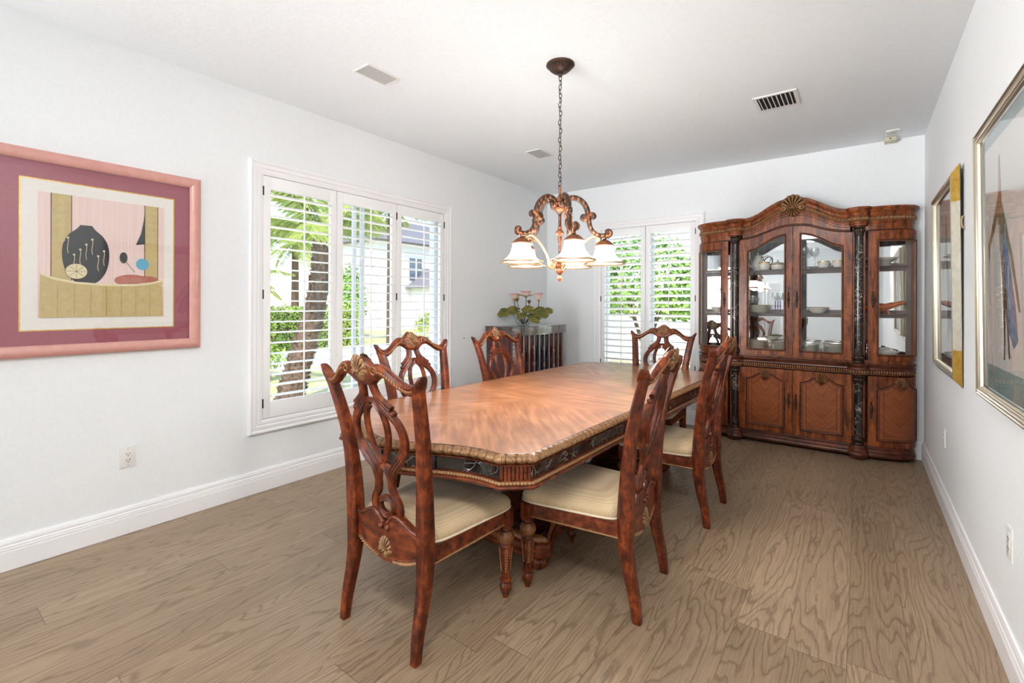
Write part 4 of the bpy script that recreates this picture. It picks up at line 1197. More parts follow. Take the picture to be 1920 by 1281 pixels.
# ------------------------------------------------------------------ chandelier
CX0, CY0 = -1.497, 2.50
CH_ = empty('chandelier', (CX0, CY0, H), 0, 'bronze scroll-arm chandelier with five lit white bell shades, hung on a chain over the table', 'chandelier')
L0 = -H
mb = MB(); mb.lathe([(0, 0), (.086, 0), (.088, -.008), (.082, -.013), (.078, -.016), (.072, -.024), (.050, -.044), (.030, -.054), (.014, -.058), (.012, -.075), (0, -.075)], 60, flutes=20, amp=.03, fz=(-.055, -.02))
mb.build('canopy', 'bronze_dark', CH_, smooth=45)
ch = MB(); z = -.072; k = 0
while z > -.770:
    pts = []
    for i in range(14):
        a = 2*PI*i/14; x = .0085*math.cos(a); zz = .017*math.copysign(abs(math.sin(a))**.8, math.sin(a))
        off = .0035*math.sin(k*1.7)
        pts.append((x+off, 0, z - .015 + zz) if k % 2 == 0 else (off, x, z - .015 + zz))
    ch.tube(pts, .0024, 6, True); z -= .0272; k += 1
ch.build('chain', 'bronze_dark', CH_, smooth=50)
mb = MB()
zc = lambda v: v + L0
mb.lathe([(.0, zc(2.075)), (.008, zc(2.075)), (.007, zc(2.03)), (.012, zc(2.02)), (.030, zc(2.00)), (.036, zc(1.985)), (.022, zc(1.975)), (.020, zc(1.955)), (.040, zc(1.945)), (.038, zc(1.935)), (.018, zc(1.918)), (.009, zc(1.905)), (.009, zc(1.835)), (.014, zc(1.825)), (.011, zc(1.815)), (.024, zc(1.80)), (.026, zc(1.788)), (.014, zc(1.775)), (.011, zc(1.765)), (.014, zc(1.755)), (.009, zc(1.735)), (.009, zc(1.62)), (.022, zc(1.605)), (.036, zc(1.598)), (.034, zc(1.585)), (.024, zc(1.57)), (.026, zc(1.558)), (.020, zc(1.545)), (.010, zc(1.535)), (.009, zc(1.520)), (.014, zc(1.51)), (.010, zc(1.497)), (.0, zc(1.488))], 36, flutes=12, amp=.03)
mb.build('centre_stem', 'bronze', CH_, smooth=40)
fwd = V(-math.sin(YAW), math.cos(YAW), 0); rgt = V(math.cos(YAW), math.sin(YAW), 0)
def curl(c0, start, turns, r0, sgn=1, n=20):
    out = []
    for i in range(n):
        t = i/(n-1); a = start + sgn*turns*2*PI*t; r = r0*(1-.82*t)
        out.append((c0[0] + r*math.cos(a), c0[1] + r*math.sin(a)))
    return out
base_ang = math.atan2((-fwd).y, (-fwd).x) + math.radians(11)
for k in range(5):
    an = base_ang + k*2*PI/5
    d = V(math.cos(an), math.sin(an), 0); sd = V(-d.y, d.x, 0)
    P3 = lambda r, z, s=0: d*r + sd*s + V(0, 0, z + L0)
    arm = MB()
    up = curl((.048, 1.972), PI*1.1, .9, .017, 1)[::-1]
    main1 = up + [(.050, 2.000), (.085, 2.008), (.120, 1.996), (.150, 1.968), (.168, 1.930), (.172, 1.895)] + curl((.150, 1.888), 0.0, .95, .022, -1)
    sp = spline([(r, 0, z) for r, z in main1], 3)
    n = len(sp)
    arm.tube([P3(p.x, p.z) for p in sp], [.0065 + .0105*math.sin(PI*i/(n-1))**.8 for i in range(n)], 10)
    main2 = curl((.200, 1.888), PI*.9, .9, .020, -1)[::-1] + [(.178, 1.880), (.180, 1.850), (.190, 1.815), (.212, 1.787), (.245, 1.772), (.275, 1.772)] + curl((.293, 1.790), -PI*.45, .95, .020, 1)
    sp2 = spline([(r, 0, z) for r, z in main2], 3); n2 = len(sp2)
    arm.tube([P3(p.x, p.z) for p in sp2], [.0065 + .008*math.sin(PI*i/(n2-1))**.8 for i in range(n2)], 10)
    for (c0, r0) in (((.048, 1.972), .012), ((.150, 1.888), .012), ((.200, 1.888), .012), ((.293, 1.790), .012)):
        arm.tube([P3(c0[0], c0[1], -.012), P3(c0[0], c0[1], .012)], r0, 10)
    am = arm.build('arm', 'bronze_dark', CH_, smooth=50)
    lf = MB()
    for path, a, b in ((sp, .30, .66), (sp2, .34, .70)):
        m = len(path); q = [path[int(m*(a + (b-a)*i/18))] for i in range(19)]
        for i in range(18):
            t = (q[i+1]-q[i]); 
            if t.length < 1e-5: continue
            for s in (-1, 1):
                c = P3(q[i].x, q[i].z, s*.0085); dirv = (d*t.x + V(0, 0, t.z)).normalized()
                mt = (dirv*1 + sd*s*.7).to_track_quat('X', 'Z').to_matrix()
                lf.ball(c, .0165, 6, 4, (1.15, .42, .75), mt)
    lf.build('leaf_carving', 'bronze', am, smooth=60)
    lo = MB()
    low = curl((.052, 1.600), 0.3, 1.4, .032, -1, 24)[::-1] + [(.10, 1.66), (.15, 1.73), (.20, 1.765), (.232, 1.762)] + curl((.232, 1.745), PI*.5, .9, .014, -1)
    sp3 = spline([(r, 0, z) for r, z in low], 3)
    lo.tube([P3(p.x, p.z) for p in sp3], .0042, 6, flat=1.9)
    lo.build('brace', 'brass', CH_, smooth=50)
    c = d*.274 + V(0, 0, L0)
    hb = MB(); hb.lathe([(0, 1.760), (.012, 1.760), (.009, 1.752), (.011, 1.746), (.028, 1.738), (.044, 1.726), (.052, 1.716), (.058, 1.714), (.059, 1.708), (.055, 1.706), (.0, 1.706)], 40, c, 14, .05, fz=(1.715, 1.742))
    cap = hb.build('shade_cap', 'bronze', CH_, smooth=45)
    sh = MB()
    sh.lathe([(.052, 1.708), (.055, 1.690), (.060, 1.668), (.070, 1.645), (.086, 1.624), (.108, 1.608), (.120, 1.603), (.117, 1.601), (.084, 1.619), (.066, 1.642), (.056, 1.668), (.050, 1.706)], 40, c, caps=False)
    so = sh.build('shade', 'shade', CH_, smooth=60)
    rm = MB(); rm.lathe([(.106, 1.611), (.120, 1.606), (.129, 1.602), (.130, 1.598), (.124, 1.594), (.118, 1.596), (.112, 1.603)], 40, c, caps=False); rm.build('gold_rim', 'brass', so, smooth=50)
    bl = MB(); bl.ball(c + V(0, 0, 1.655), .026, 12, 8, (1, 1, 1.2)); bl.build('bulb', 'bulb', so)
    wpos = V(CX0, CY0, H) + d*.274; wpos.z = 1.612
    pl = light('chandelier_lamp', 'POINT', wpos, (0, 0, 0), 3, (1, .92, .82)); pl.data.shadow_soft_size = .05

# ------------------------------------------------------------------ lacquered chest in the corner
CT = empty('lacquered_chest', (XL+.018, 4.09, 0), 0, 'glossy burgundy lacquered chest with a ribbed front, against the left wall below the flowers', 'chest')
W_, D_, HT = .96, .49, 1.10
MB().box(0, D_-.03, .015, W_-.015, .05, HT-.095, .003).build('body', 'lacquer', CT, smooth=30)
MB().box(-.005, D_, 0, W_, HT-.098, HT-.006, .004).build('top_slab', 'lacquer_top', CT, smooth=30)
MB().box(-.008, D_+.006, -.006, W_+.006, HT-.010, HT, .003).build('top_edge', 'lacquer_top', CT, smooth=30)
MB().box(.0, D_-.02, .01, W_-.01, 0, .055, .004).build('plinth', 'lacquer', CT, smooth=30)
for k in range(9):
    yy = .06 + k*.105; mb = MB()
    secs = []
    for z in (.06, HT-.10):
        secs.append([V(D_-.035 + .026*math.sin(PI*i/10), yy - .044*math.cos(PI*i/10), z) for i in range(11)] + [V(D_-.05, yy+.044, z), V(D_-.05, yy-.044, z)])
    mb.loft(secs); sp_ = mb.build('front_rib', 'lacquer_blue' if k in (3, 4, 5) else 'lacquer', CT, smooth=40)
    gd = MB(); 
    if k % 2 == 0:
        for j in range(2):
            c = V(D_-.007, yy, .62 + .18*j + .03*(k % 3)); gd.tube([c + V(0, .016*math.cos(a), .022*math.sin(a)) for a in frange(0, 2*PI, 14)[:-1]], .0022, 5, True)
    gd.tube([V(D_-.034, yy+.0515, .07), V(D_-.034, yy+.0515, HT-.11)], .003, 5)
    gd.build('gilt_line', 'brass', sp_, smooth=40)

# lotus arrangement in a clear glass bowl on the chest
AX, AY, AZ = -3.21, 4.53, HT
mb = MB(); mb.lathe([(0, 0), (.055, 0), (.075, .012), (.105, .05), (.118, .085), (.115, .085), (.100, .05), (.072, .017), (0, .008)], 36)
tag(mb.build('glass_bowl', 'crystal', None, (AX, AY, AZ), smooth=50), 'clear glass bowl holding the lotus stems, on the lacquered chest', 'bowl')
FL = empty('lotus_arrangement', (AX, AY, AZ+.012), 0, 'artificial pink lotus flowers with broad green leaves, standing in the glass bowl on the chest', 'flowers')
def petal_mat():
    m, n, l, p = mat('pink_cream_petal'); tc = n.new('ShaderNodeTexCoord'); sp = n.new('ShaderNodeSeparateXYZ'); l.new(tc.outputs['Generated'], sp.inputs[0])
    r = ramp(n, l, sp.outputs[2], [(.55, srgb(240, 224, 204)), (1, srgb(212, 110, 142))]); l.new(r.outputs[0], p.inputs['Base Color']); p.inputs['Roughness'].default_value = .6
    return m
M['petal'] = petal_mat()
M['leafgreen'] = tex('variegated_lotus_leaf', srgb(48, 66, 26), srgb(132, 122, 52), 14, .4, .1)
M['stem'] = plain('dark_green_stem', srgb(58, 74, 44), .5)
M['pod'] = tex('brown_seed_pod', srgb(78, 52, 36), srgb(120, 92, 60), 30, .6, .2)
cr, cf = rgt, fwd
def AP(a, b, z): return cr*a + cf*b + V(0, 0, z)
flowers = [(-.105, .0, .285, 9, 1.55, .75), (.030, .01, .320, 12, 1.75, 1.15), (.180, -.01, .275, 9, 1.55, .45)]
for (a, b, z, n, sc, op) in flowers:
    st = MB(); st.tube([tuple(q) for q in spline([AP(a*.15, b, .0), AP(a*.5, b, z*.35), AP(a*.95, b, z*.7), AP(a, b, z)], 6)], .0045, 7)
    so = st.build('stem', 'stem', FL, smooth=60)
    fl = MB()
    for layer in range(2):
        for k in range(n):
            an = 2*PI*(k+.5*layer)/n; tilt = op*(1.15 - .45*layer)+.15; L = .058*sc*(1-.15*layer); rows = []
            for i in range(6):
                t = i/5; wd = .019*sc*math.sin(PI*min(1, t*.92+.06)); out = L*math.sin(tilt)*t; hh = L*(math.cos(tilt)*t + .25*t*t)
                rows.append([Matrix.Rotation(an, 3, 'Z') @ V(out - abs(s)*.006, s*wd, hh + .004*abs(s)) for s in (-1, -.4, .4, 1)])
            vs = [q + AP(a, b, z) for r_ in rows for q in r_]; fs = []
            for i in range(5):
                for j in range(3): fs.append((i*4+j, i*4+j+1, i*4+j+5, i*4+j+4))
            fl.add(vs, fs)
    fl.build('lotus_flower', 'petal', so, smooth=60)
    ct = MB(); ct.ball(AP(a, b, z+.012), .012*sc, 10, 6); ct.build('flower_centre', 'chinagold', so, smooth=60)
for (a, b, z) in ((-.075, .0, .262), (.068, .01, .238)):
    st = MB(); st.tube([tuple(q) for q in spline([AP(0, 0, 0), AP(a*.5, b, z*.5), AP(a, b, z)], 6)], .003, 6); so = st.build('stem', 'stem', FL, smooth=60)
    pd = MB(); c = AP(a, b, z); pd.lathe([(0, 0), (.006, .0), (.020, .028), (.024, .042), (.020, .048), (0, .046)], 16, tuple(c)); pd.build('seed_pod', 'pod', so, smooth=60)
leaves = [(-.235, -.01, .150, .085, .25, .5), (-.12, .03, .175, .085, .0, .6), (.05, -.04, .185, .075, .35, .7), (.21, -.02, .155, .105, -.35, 1.0), (.12, -.07, .085, .085, -.9, 1.1), (-.02, -.06, .11, .06, .4, .5), (.30, .02, .17, .06, -.2, .6)]
for (a, b, z, r, tilt, wv) in leaves:
    st = MB(); st.tube([tuple(q) for q in spline([AP(0, 0, .0), AP(a*.4, b*.5, z*.55), AP(a*.75, b, z*.98), AP(a, b, z)], 6)], .0035, 6); so = st.build('stem', 'stem', FL, smooth=60)
    lf = MB(); vs = [AP(a, b, z)]; fs = []; N = 28
    for ring in (1, 2, 3):
        rr = r*ring/3
        for k in range(N):
            an = 2*PI*k/N; rad = rr*(1 + .06*math.sin(5*an) - (.35*(ring/3) if k == 0 else 0))
            x, y = rad*math.cos(an), rad*math.sin(an)*.85; zz = -.3*rr*rr/r + .10*rr*math.sin(3*an+wv*3)*wv + .05*rr*math.sin(7*an)
            vs.append(AP(a + x, b + y*.6 + zz*.5, z + zz*.5 + x*tilt*.35 + y*.72))
    for k in range(N): fs.append((0, 1+k, 1+(k+1) % N))
    for ring in range(2):
        for k in range(N):
            o_ = 1+ring*N; fs.append((o_+k, o_+N+k, o_+N+(k+1) % N, o_+(k+1) % N))
    lf.add(vs, fs); lf.build('leaf', 'leafgreen', so, smooth=60)

# ------------------------------------------------------------------ ceiling and wall fittings
def speaker(x0, x1, y0, y1, label):
    mb = MB(); f = .012
    mb.box(x0, x1, y0, y0+f, H-.006, H-.0005, .001); mb.box(x0, x1, y1-f, y1, H-.006, H-.0005, .001)
    mb.box(x0, x0+f, y0+f, y1-f, H-.006, H-.0005, .001); mb.box(x1-f, x1, y0+f, y1-f, H-.006, H-.0005, .001)
    o = mb.build('ceiling_speaker', 'plastic', None, smooth=0)
    MB().box(x0+f, x1-f, y0+f, y1-f, H-.004, H-.0005).build('grille', 'grille', o, smooth=0)
    tag(o, label, 'speaker', 'recessed ceiling speakers')
speaker(-2.602, -2.442, 1.78, 2.032, 'rectangular grey-grilled ceiling speaker, the nearer one above the left of the table')
speaker(-2.63, -2.457, 3.73, 3.987, 'rectangular grey-grilled ceiling speaker, the farther one left of the chain')
x0, x1, y0, y1 = -.632, -.356, 3.73, 4.02
mb = MB(); f = .024
mb.box(x0, x1, y0, y0+f, H-.008, H-.0005, .002); mb.box(x0, x1, y1-f, y1, H-.008, H-.0005, .002)
mb.box(x0, x0+f, y0+f, y1-f, H-.008, H-.0005, .002); mb.box(x1-f, x1, y0+f, y1-f, H-.008, H-.0005, .002)
VT = mb.build('air_vent', 'plastic', None, smooth=0); tag(VT, 'white ceiling air vent with eight slats, in front of the china cabinet', 'vent')
MB().box(x0+f, x1-f, y0+f, y1-f, H-.0025, H-.0005).build('duct', 'slot', VT, smooth=0)
mb = MB()
for k in range(8):
    xx = x0+f+.014 + k*(x1-x0-2*f-.02)/7.5
    mt = Matrix.Translation(V(xx, (y0+y1)/2, H-.008)) @ Matrix.Rotation(math.radians(52), 4, 'Y')
    mb.box(-.009, .009, -(y1-y0)/2+f, (y1-y0)/2-f, -.0006, .0006, 0, mt)
mb.build('vent_slats', 'plastic', VT, smooth=0)
o = MB().box(.17, .262, 5.08, 5.19, H-.012, H-.0005, .003).build('ceiling_sensor', 'plastic', None, smooth=30); tag(o, 'small white slotted box on the ceiling above the china cabinet', 'sensor')
mb = MB()
for k in range(5): mb.box(.182 + k*.015, .188 + k*.015, 5.10, 5.17, H-.0128, H-.0118)
mb.build('slots', 'grille', o, smooth=0)
o = MB().box(.168, .252, 5.29, 5.395, H-.034, H-.0005, .004).build('wall_sensor', 'beige', None, smooth=30); tag(o, 'small beige sensor with a black eye, where the ceiling meets the back wall', 'sensor')
MB().ball((.208, 5.290, H-.018), .0065, 10, 6).build('sensor_eye', 'slot', o)
def outlet(f, u, z, label, w_=.077, h_=.122):
    def bx(mb, a0, a1, d0, d1, c0, c1, b=0):
        p, q = f(a0, d0, c0), f(a1, d1, c1)
        return mb.box(min(p.x, q.x), max(p.x, q.x), min(p.y, q.y), max(p.y, q.y), c0, c1, b)
    o = bx(MB(), u-w_/2, u+w_/2, .0004, .0065, z-h_/2, z+h_/2, .002).build('wall_outlet', 'plastic', None, smooth=30); tag(o, label, 'outlet', 'wall outlets')
    bx(MB(), u-.0175, u+.0175, .006, .0085, z-.035, z+.035, .001).build('socket_insert', 'plastic', o, smooth=30)
    mb = MB()
    for zz in (z+.017, z-.019):
        bx(mb, u-.009, u-.0065, .008, .0092, zz-.004, zz+.006); bx(mb, u+.0065, u+.009, .008, .0092, zz-.004, zz+.006); bx(mb, u-.0025, u+.0025, .008, .0092, zz-.013, zz-.008)
    mb.build('socket_slots', 'slot', o, smooth=0)
    mb = MB()
    for zz in (z+.049, z-.049): mb.ball(f(u, .0065, zz), .0032, 8, 5)
    mb.build('screws', 'grille', o, smooth=50)
outlet(fL, .848, .449, 'white wall outlet on the left wall below the pink-framed print')
fR = lambda a, d, z: V(XR - d, a, z)
outlet(fR, 4.14, .488, 'white wall outlet on the right wall, the farther one, below the small framed picture')
outlet(fR, 2.47, .478, 'white wall outlet on the right wall, the nearer one at the photo edge')

# ------------------------------------------------------------------ framed print on the left wall
def frame_on(f, a0, a1, z0, z1, prof, name, m, lean=0):
    """mitred frame; prof [(inset, depth)] from outer edge to inner edge"""
    mb = MB(); cs = [(a0, z0, 1, 1), (a1, z0, -1, 1), (a1, z1, -1, -1), (a0, z1, 1, -1)]
    secs = [[f(a + sa*o, d, z + sz*o) for o, d in prof] for a, z, sa, sz in cs]
    for i in range(4):
        A, B = secs[i], secs[(i+1) % 4]; n = len(A); mb.add(A+B, [(j, j+1, n+j+1, n+j) for j in range(n-1)])
    mb.box(*[v for pr_ in zip([min(f(a0+.01, .002, z0).x, f(a1-.01, .006, z1).x), min(f(a0+.01, .002, z0).y, f(a1-.01, .006, z1).y), z0+.01], [max(f(a0+.01, .002, z0).x, f(a1-.01, .006, z1).x), max(f(a0+.01, .002, z0).y, f(a1-.01, .006, z1).y), z1-.01]) for v in pr_]) if not lean else None
    return mb.build(name, m, None, smooth=40)
M['pinkframe'] = tex('dusty_pink_frame', srgb(208, 150, 140), srgb(216, 160, 150), 20, .35, 0, coat=.3)
M['rosemat'] = tex('rose_mat_board', srgb(158, 84, 98), srgb(166, 92, 106), 90, .8, 0)
M['paper'] = tex('warm_white_paper', srgb(240, 236, 228), srgb(246, 242, 236), 80, .8, 0)
PY0, PY1, PZ0, PZ1 = -.02, 1.213, 1.066, 2.142
PR = frame_on(fL, PY0, PY1, PZ0, PZ1, [(0, .001), (0, .026), (.006, .032), (.028, .034), (.050, .026), (.058, .020), (.060, .012)], 'framed_print', 'pinkframe')
tag(PR, 'framed print in a wide dusty-pink frame with rose mat, hung on the left wall', 'picture')
def flat(f, pts, d, name, m, parent, th=.0004):
    mb = MB(); n = len(pts); vs = [f(a, d, z) for a, z in pts] + [f(a, d+th, z) for a, z in pts]
    mb.add(vs, [tuple(range(n)), tuple(range(n, 2*n))] + [(i, (i+1) % n, n+(i+1) % n, n+i) for i in range(n)])
    return mb.build(name, m, parent, smooth=0)
def rect(a0, a1, z0, z1): return [(a0, z0), (a1, z0), (a1, z1), (a0, z1)]
flat(fL, rect(PY0+.05, PY1-.05, PZ0+.05, PZ1-.05), .008, 'mat_board', 'rosemat', PR)
AY0, AY1, AZ0, AZ1 = .408, 1.067, 1.206, 1.990
flat(fL, rect(AY0-.006, AY1+.006, AZ0-.006, AZ1+.006), .0088, 'gold_fillet', 'gold', PR)
art = flat(fL, rect(AY0, AY1, AZ0, AZ1), .0096, 'art_sheet', 'paper', PR)
bx0, bx1, bz0, bz1 = .47, 1.02, 1.27, 1.93
def stripes():
    m, n, l, p = mat('pink_striped_ink'); mp = coords(n, l, (1, 60, .5)); t = noise(n, l, mp.outputs[0], 3, 3)
    r = ramp(n, l, t.outputs[0], [(.3, srgb(238, 208, 202)), (.7, srgb(246, 224, 216))]); l.new(r.outputs[0], p.inputs['Base Color']); p.inputs['Roughness'].default_value = .8
    return m
M['pinkink'] = stripes()
M['goldink'] = tex('ochre_gold_ink', srgb(196, 172, 112), srgb(208, 186, 128), 40, .6, 0)
M['creamink'] = plain('cream_ink', srgb(234, 222, 180), .8)
M['blackink'] = plain('blue_black_ink', srgb(34, 36, 44), .7)
M['redink'] = tex('speckled_rust_ink', srgb(150, 66, 52), srgb(206, 128, 104), 160, .8, 0)
M['blueink'] = plain('sky_blue_ink', srgb(96, 178, 212), .8)
M['brownink'] = plain('brown_ink', srgb(96, 66, 44), .8)
D0 = .0104; e = .0009
flat(fL, rect(bx0, bx1, bz0, bz1), D0, 'pink_ground', 'pinkink', art)
for a0, a1 in ((.522, .598), (.925, .985)):
    flat(fL, rect(a0-.004, a1+.004, bz0, bz1), D0+e, 'column_outline', 'brownink', art); flat(fL, rect(a0, a1, bz0, bz1), D0+2*e, 'gold_column', 'goldink', art)
flat(fL, [(.480, 1.50), (.53, 1.475), (.62, 1.455), (.75, 1.447), (.88, 1.452), (.96, 1.466), (1.01, 1.485), (1.015, 1.27), (.475, 1.27)], D0+5*e, 'gold_parapet', 'goldink', art)
flat(fL, [(.476, 1.508), (.53, 1.483), (.62, 1.463), (.75, 1.455), (.88, 1.460), (.96, 1.474), (1.014, 1.493), (1.012, 1.481), (.96, 1.462), (.88, 1.448), (.75, 1.443), (.62, 1.451), (.53, 1.471), (.478, 1.496)], D0+6*e, 'parapet_edge', 'creamink', art)
# plain still life of a dark vase, a cushion and a fan: generic shapes in the print's colours
vase = [(.605 + .102*w*s, z) for s in (1,) for w, z in [(0, 1.46)]]
prof_v = [(.35, 1.455), (.62, 1.48), (.88, 1.53), (1.0, 1.60), (.95, 1.67), (.72, 1.72), (.42, 1.75), (.25, 1.775)]
vc = .66
pv_ = [(p.x, p.z) for p in spline([(w_, 0, z) for w_, z in prof_v], 5)]
flat(fL, [(vc + .098*w_, z) for w_, z in pv_] + [(vc - .098*w_, z) for w_, z in reversed(pv_)], D0+3*e, 'dark_vase_shape', 'blackink', art)
ellp = lambda c, z, ra, rz, n=28: [(c + ra*math.cos(2*PI*i/n), z + rz*math.sin(2*PI*i/n)) for i in range(n)]
flat(fL, ellp(.866, 1.478, .085, .036), D0+4*e, 'rust_cushion_shape', 'redink', art)
flat(fL, ellp(.935, 1.480, .060, .030), D0+4.5*e, 'rust_cushion_shape', 'redink', art)
flat(fL, ellp(.912, 1.578, .032, .034), D0+3*e, 'blue_disc_shape', 'blueink', art)
flat(fL, ellp(.823, 1.610, .018, .032), D0+3*e, 'dark_fan_shape', 'blackink', art)
flat(fL, ellp(.620, 1.520, .045, .042), D0+4*e, 'wheel_shape', 'creamink', art)
flat(fL, [(.925, 1.92), (.925, 1.70), (.880, 1.69), (.905, 1.76), (.918, 1.84)], D0+1.5*e, 'dark_drape_shape', 'blackink', art)
ln = MB()
for k in range(8):
    an = 2*PI*k/8; ln.tube([fL(.620, D0+5*e, 1.52), fL(.620+.041*math.cos(an), D0+5*e, 1.52+.038*math.sin(an))], .0007, 4)
ln.tube([fL(a, D0+5*e, z) for a, z in ellp(.62, 1.52, .045, .042)], .001, 4, True)
ln.tube([fL(.835, D0+5*e, 1.585), fL(.875, D0+5*e, 1.53)], .0012, 4)
for k in range(7): ln.tube([fL(.545+.067*k, D0+6.5*e, 1.272), fL(.545+.067*k, D0+6.5*e, 1.442)], .0005, 4)
ln.build('drawn_lines', 'brownink', art, smooth=0)
cu_ = MB()
for k in range(7):
    x_ = vc - .075 + .025*k; z_ = 1.70 - .03*((k*3) % 4); cu_.tube([fL(x_ + .002*math.sin(j), D0+5*e, z_ - .012*j) for j in range(8)], .0013, 4); cu_.ball(fL(x_, D0+5*e, z_), .0055, 8, 4, (.2, 1, 1))
for k in range(8):
    for j in range(2):
        c_ = (.507 + .067*k, 1.395 - .07*j); pts = [fL(c_[0] + .016*(1-t*.8)*math.cos(t*9+k), D0+6.5*e, c_[1] + .022*(1-t*.8)*math.sin(t*9+k)) for t in frange(0, 1, 20)]
        cu_.tube(pts, .0006, 4)
for xc in (.56, .955):
    for j in range(6):
        pts = [fL(xc + .016*(1-t*.8)*math.cos(t*9+j), D0+3.5*e, 1.89 - .04*j + .018*(1-t*.8)*math.sin(t*9+j)) for t in frange(0, 1, 20)]; cu_.tube(pts, .0007, 4)
cu_.build('cream_scrolls', 'creamink', art, smooth=0)
flat(fL, rect(PY0+.055, PY1-.055, PZ0+.055, PZ1-.055), .0187, 'glazing', 'picture_glass', PR, .001)

# ------------------------------------------------------------------ two silver-gilt framed pictures on the right wall
def right_picture(y0, y1, z0, z1, label, gold_side, kind):
    lean = .014
    f = lambda a, d, z: V(XR - d - lean*(z-z0)/(z1-z0) - .001, a, z)
    root = frame_on(f, y0, y1, z0, z1, ([(0, 0), (.004, .003), (.044, .034), (.050, .038), (.055, .034), (.059, .034), (.064, .037), (.069, .033), (.073, .026), (.077, .014)] if gold_side else [(0, 0), (0, .024), (.003, .032), (.009, .034), (.013, .028), (.017, .028), (.022, .033), (.029, .030), (.033, .023), (.038, .023), (.042, .014)]), 'framed_picture', 'silver', 1)
    tag(root, label, 'picture', 'framed pictures on the right wall')
    if gold_side:
        def sd(w0, w1, m, nm):
            mb = MB(); o_, r_ = .0, .043
            lo = lambda o, w: max(w, z0+o); hi = lambda o, w: min(w, z1-o)
            p = [f(y0+o_-.0008, .004, lo(o_, w0)), f(y0+r_, .0352, lo(r_, w0)), f(y0+r_, .0352, hi(r_, w1)), f(y0+o_-.0008, .004, hi(o_, w1))]; q = [v + V(-.0006, -.0006, 0) for v in p]
            mb.add(p+q, [(0, 1, 2, 3), (4, 5, 6, 7), (0, 1, 5, 4), (1, 2, 6, 5), (2, 3, 7, 6), (3, 0, 4, 7)]); mb.build(nm, m, root, smooth=0)
        sd(z0, z0+.20, 'gold', 'gold_leaf_corner'); sd(z0+.20, z1-.20, 'champagne', 'leafed_side'); sd(z1-.20, z1, 'gold', 'gold_leaf_corner')
    flat(f, rect(y0+.05, y1-.05, z0+.05, z1-.05), .008, 'mat_board', 'greenmat' if kind == 0 else 'greymat', root)
    sheet = flat(f, rect(y0+.10, y1-.10, z0+.15 if kind == 0 else z0+.13, z1-.10), .0086, 'art_sheet', 'paper', root)
    c = y1 - .34 if kind == 0 else (y0+y1)/2
    mm = (z0+z1)/2
    S = lambda pts, nm, m_, k: flat(f, [(c + (a_-c)*(1.9 if kind == 0 else 1.3), z_) for a_, z_ in pts], .0092+k*.0007, nm, m_, sheet)
    # long trailing bird-like brush forms
    S([(c+.0, mm+.40), (c-.012, mm+.40), (c-.022, mm+.20), (c-.035, mm-.10), (c-.03, mm-.36), (c-.018, mm-.10), (c+.01, mm+.15)], 'ochre_stroke', 'ochreink', 0)
    S([(c-.02, mm+.22), (c+.04, mm+.12), (c+.085, mm+.06), (c+.090, mm-.0), (c+.10, mm+.07), (c+.05, mm+.16), (c+.0, mm+.26)], 'ochre_limb', 'ochreink', 1)
    S([(c-.02, mm+.20), (c-.075, mm-.0), (c-.115, mm-.18), (c-.13, mm-.30), (c-.10, mm-.33), (c-.07, mm-.28), (c-.045, mm-.15), (c-.03, mm+.0)], 'blue_plumage', 'bluewash', 1)
    S([(c-.02, mm+.22), (c-.10, mm+.0), (c-.15, mm-.20), (c-.14, mm-.20), (c-.085, mm+.0), (c-.01, mm+.18)], 'olive_stroke', 'oliveink', 2)
    S([(c-.035, mm-.10), (c-.028, mm-.38), (c-.034, mm-.38), (c-.045, mm-.12)], 'brown_leg', 'brownink', 2)
    S([(c-.04, mm-.10), (c-.066, mm-.37), (c-.072, mm-.37), (c-.052, mm-.12)], 'brown_leg', 'brownink', 2)
    flat(f, rect(y0+.055, y1-.055, z0+.055, z1-.055), .014, 'glazing', 'picture_glass', root, .001)
    hk = MB(); hk.tube([V(XR-.002, y0-.012, (z0+z1)/2+.32+.01*math.sin(t*6)) + V(-.012*math.sin(PI*t), -.02*t, -.07*t) for t in frange(0, 1, 10)], .004, 6)
    if gold_side: hk.build('wall_hook', 'brass', root, smooth=40)
M['greenmat'] = tex('sea_green_mat', srgb(150, 172, 168), srgb(160, 182, 178), 60, .8, 0)
M['greymat'] = tex('slate_mat', srgb(92, 98, 100), srgb(104, 110, 112), 60, .8, 0)
M['ochreink'] = tex('ochre_wash', srgb(176, 132, 76), srgb(142, 128, 92), 20, .8, 0)
M['bluewash'] = tex('blue_wash', srgb(64, 96, 140), srgb(150, 186, 210), 25, .8, 0)
M['oliveink'] = tex('olive_wash', srgb(120, 118, 84), srgb(150, 146, 112), 20, .8, 0)
right_picture(3.46, 4.43, .905, 2.118, 'smaller picture in a silver-gilt frame on the right wall, gold leaf on its near side', True, 1)
right_picture(1.55, 2.90, .957, 2.098, 'large picture in a silver-gilt frame at the right edge, tall blue-plumed bird form', False, 0)




nl = MB(); nl.tube([(XL+.0005, 3.733, .98), (XL+.018, 3.733, .983)], .0035, 8)
tag(nl.build('wall_nail', 'slot', smooth=40), 'small dark nail in the left wall between window and chest', 'nail')
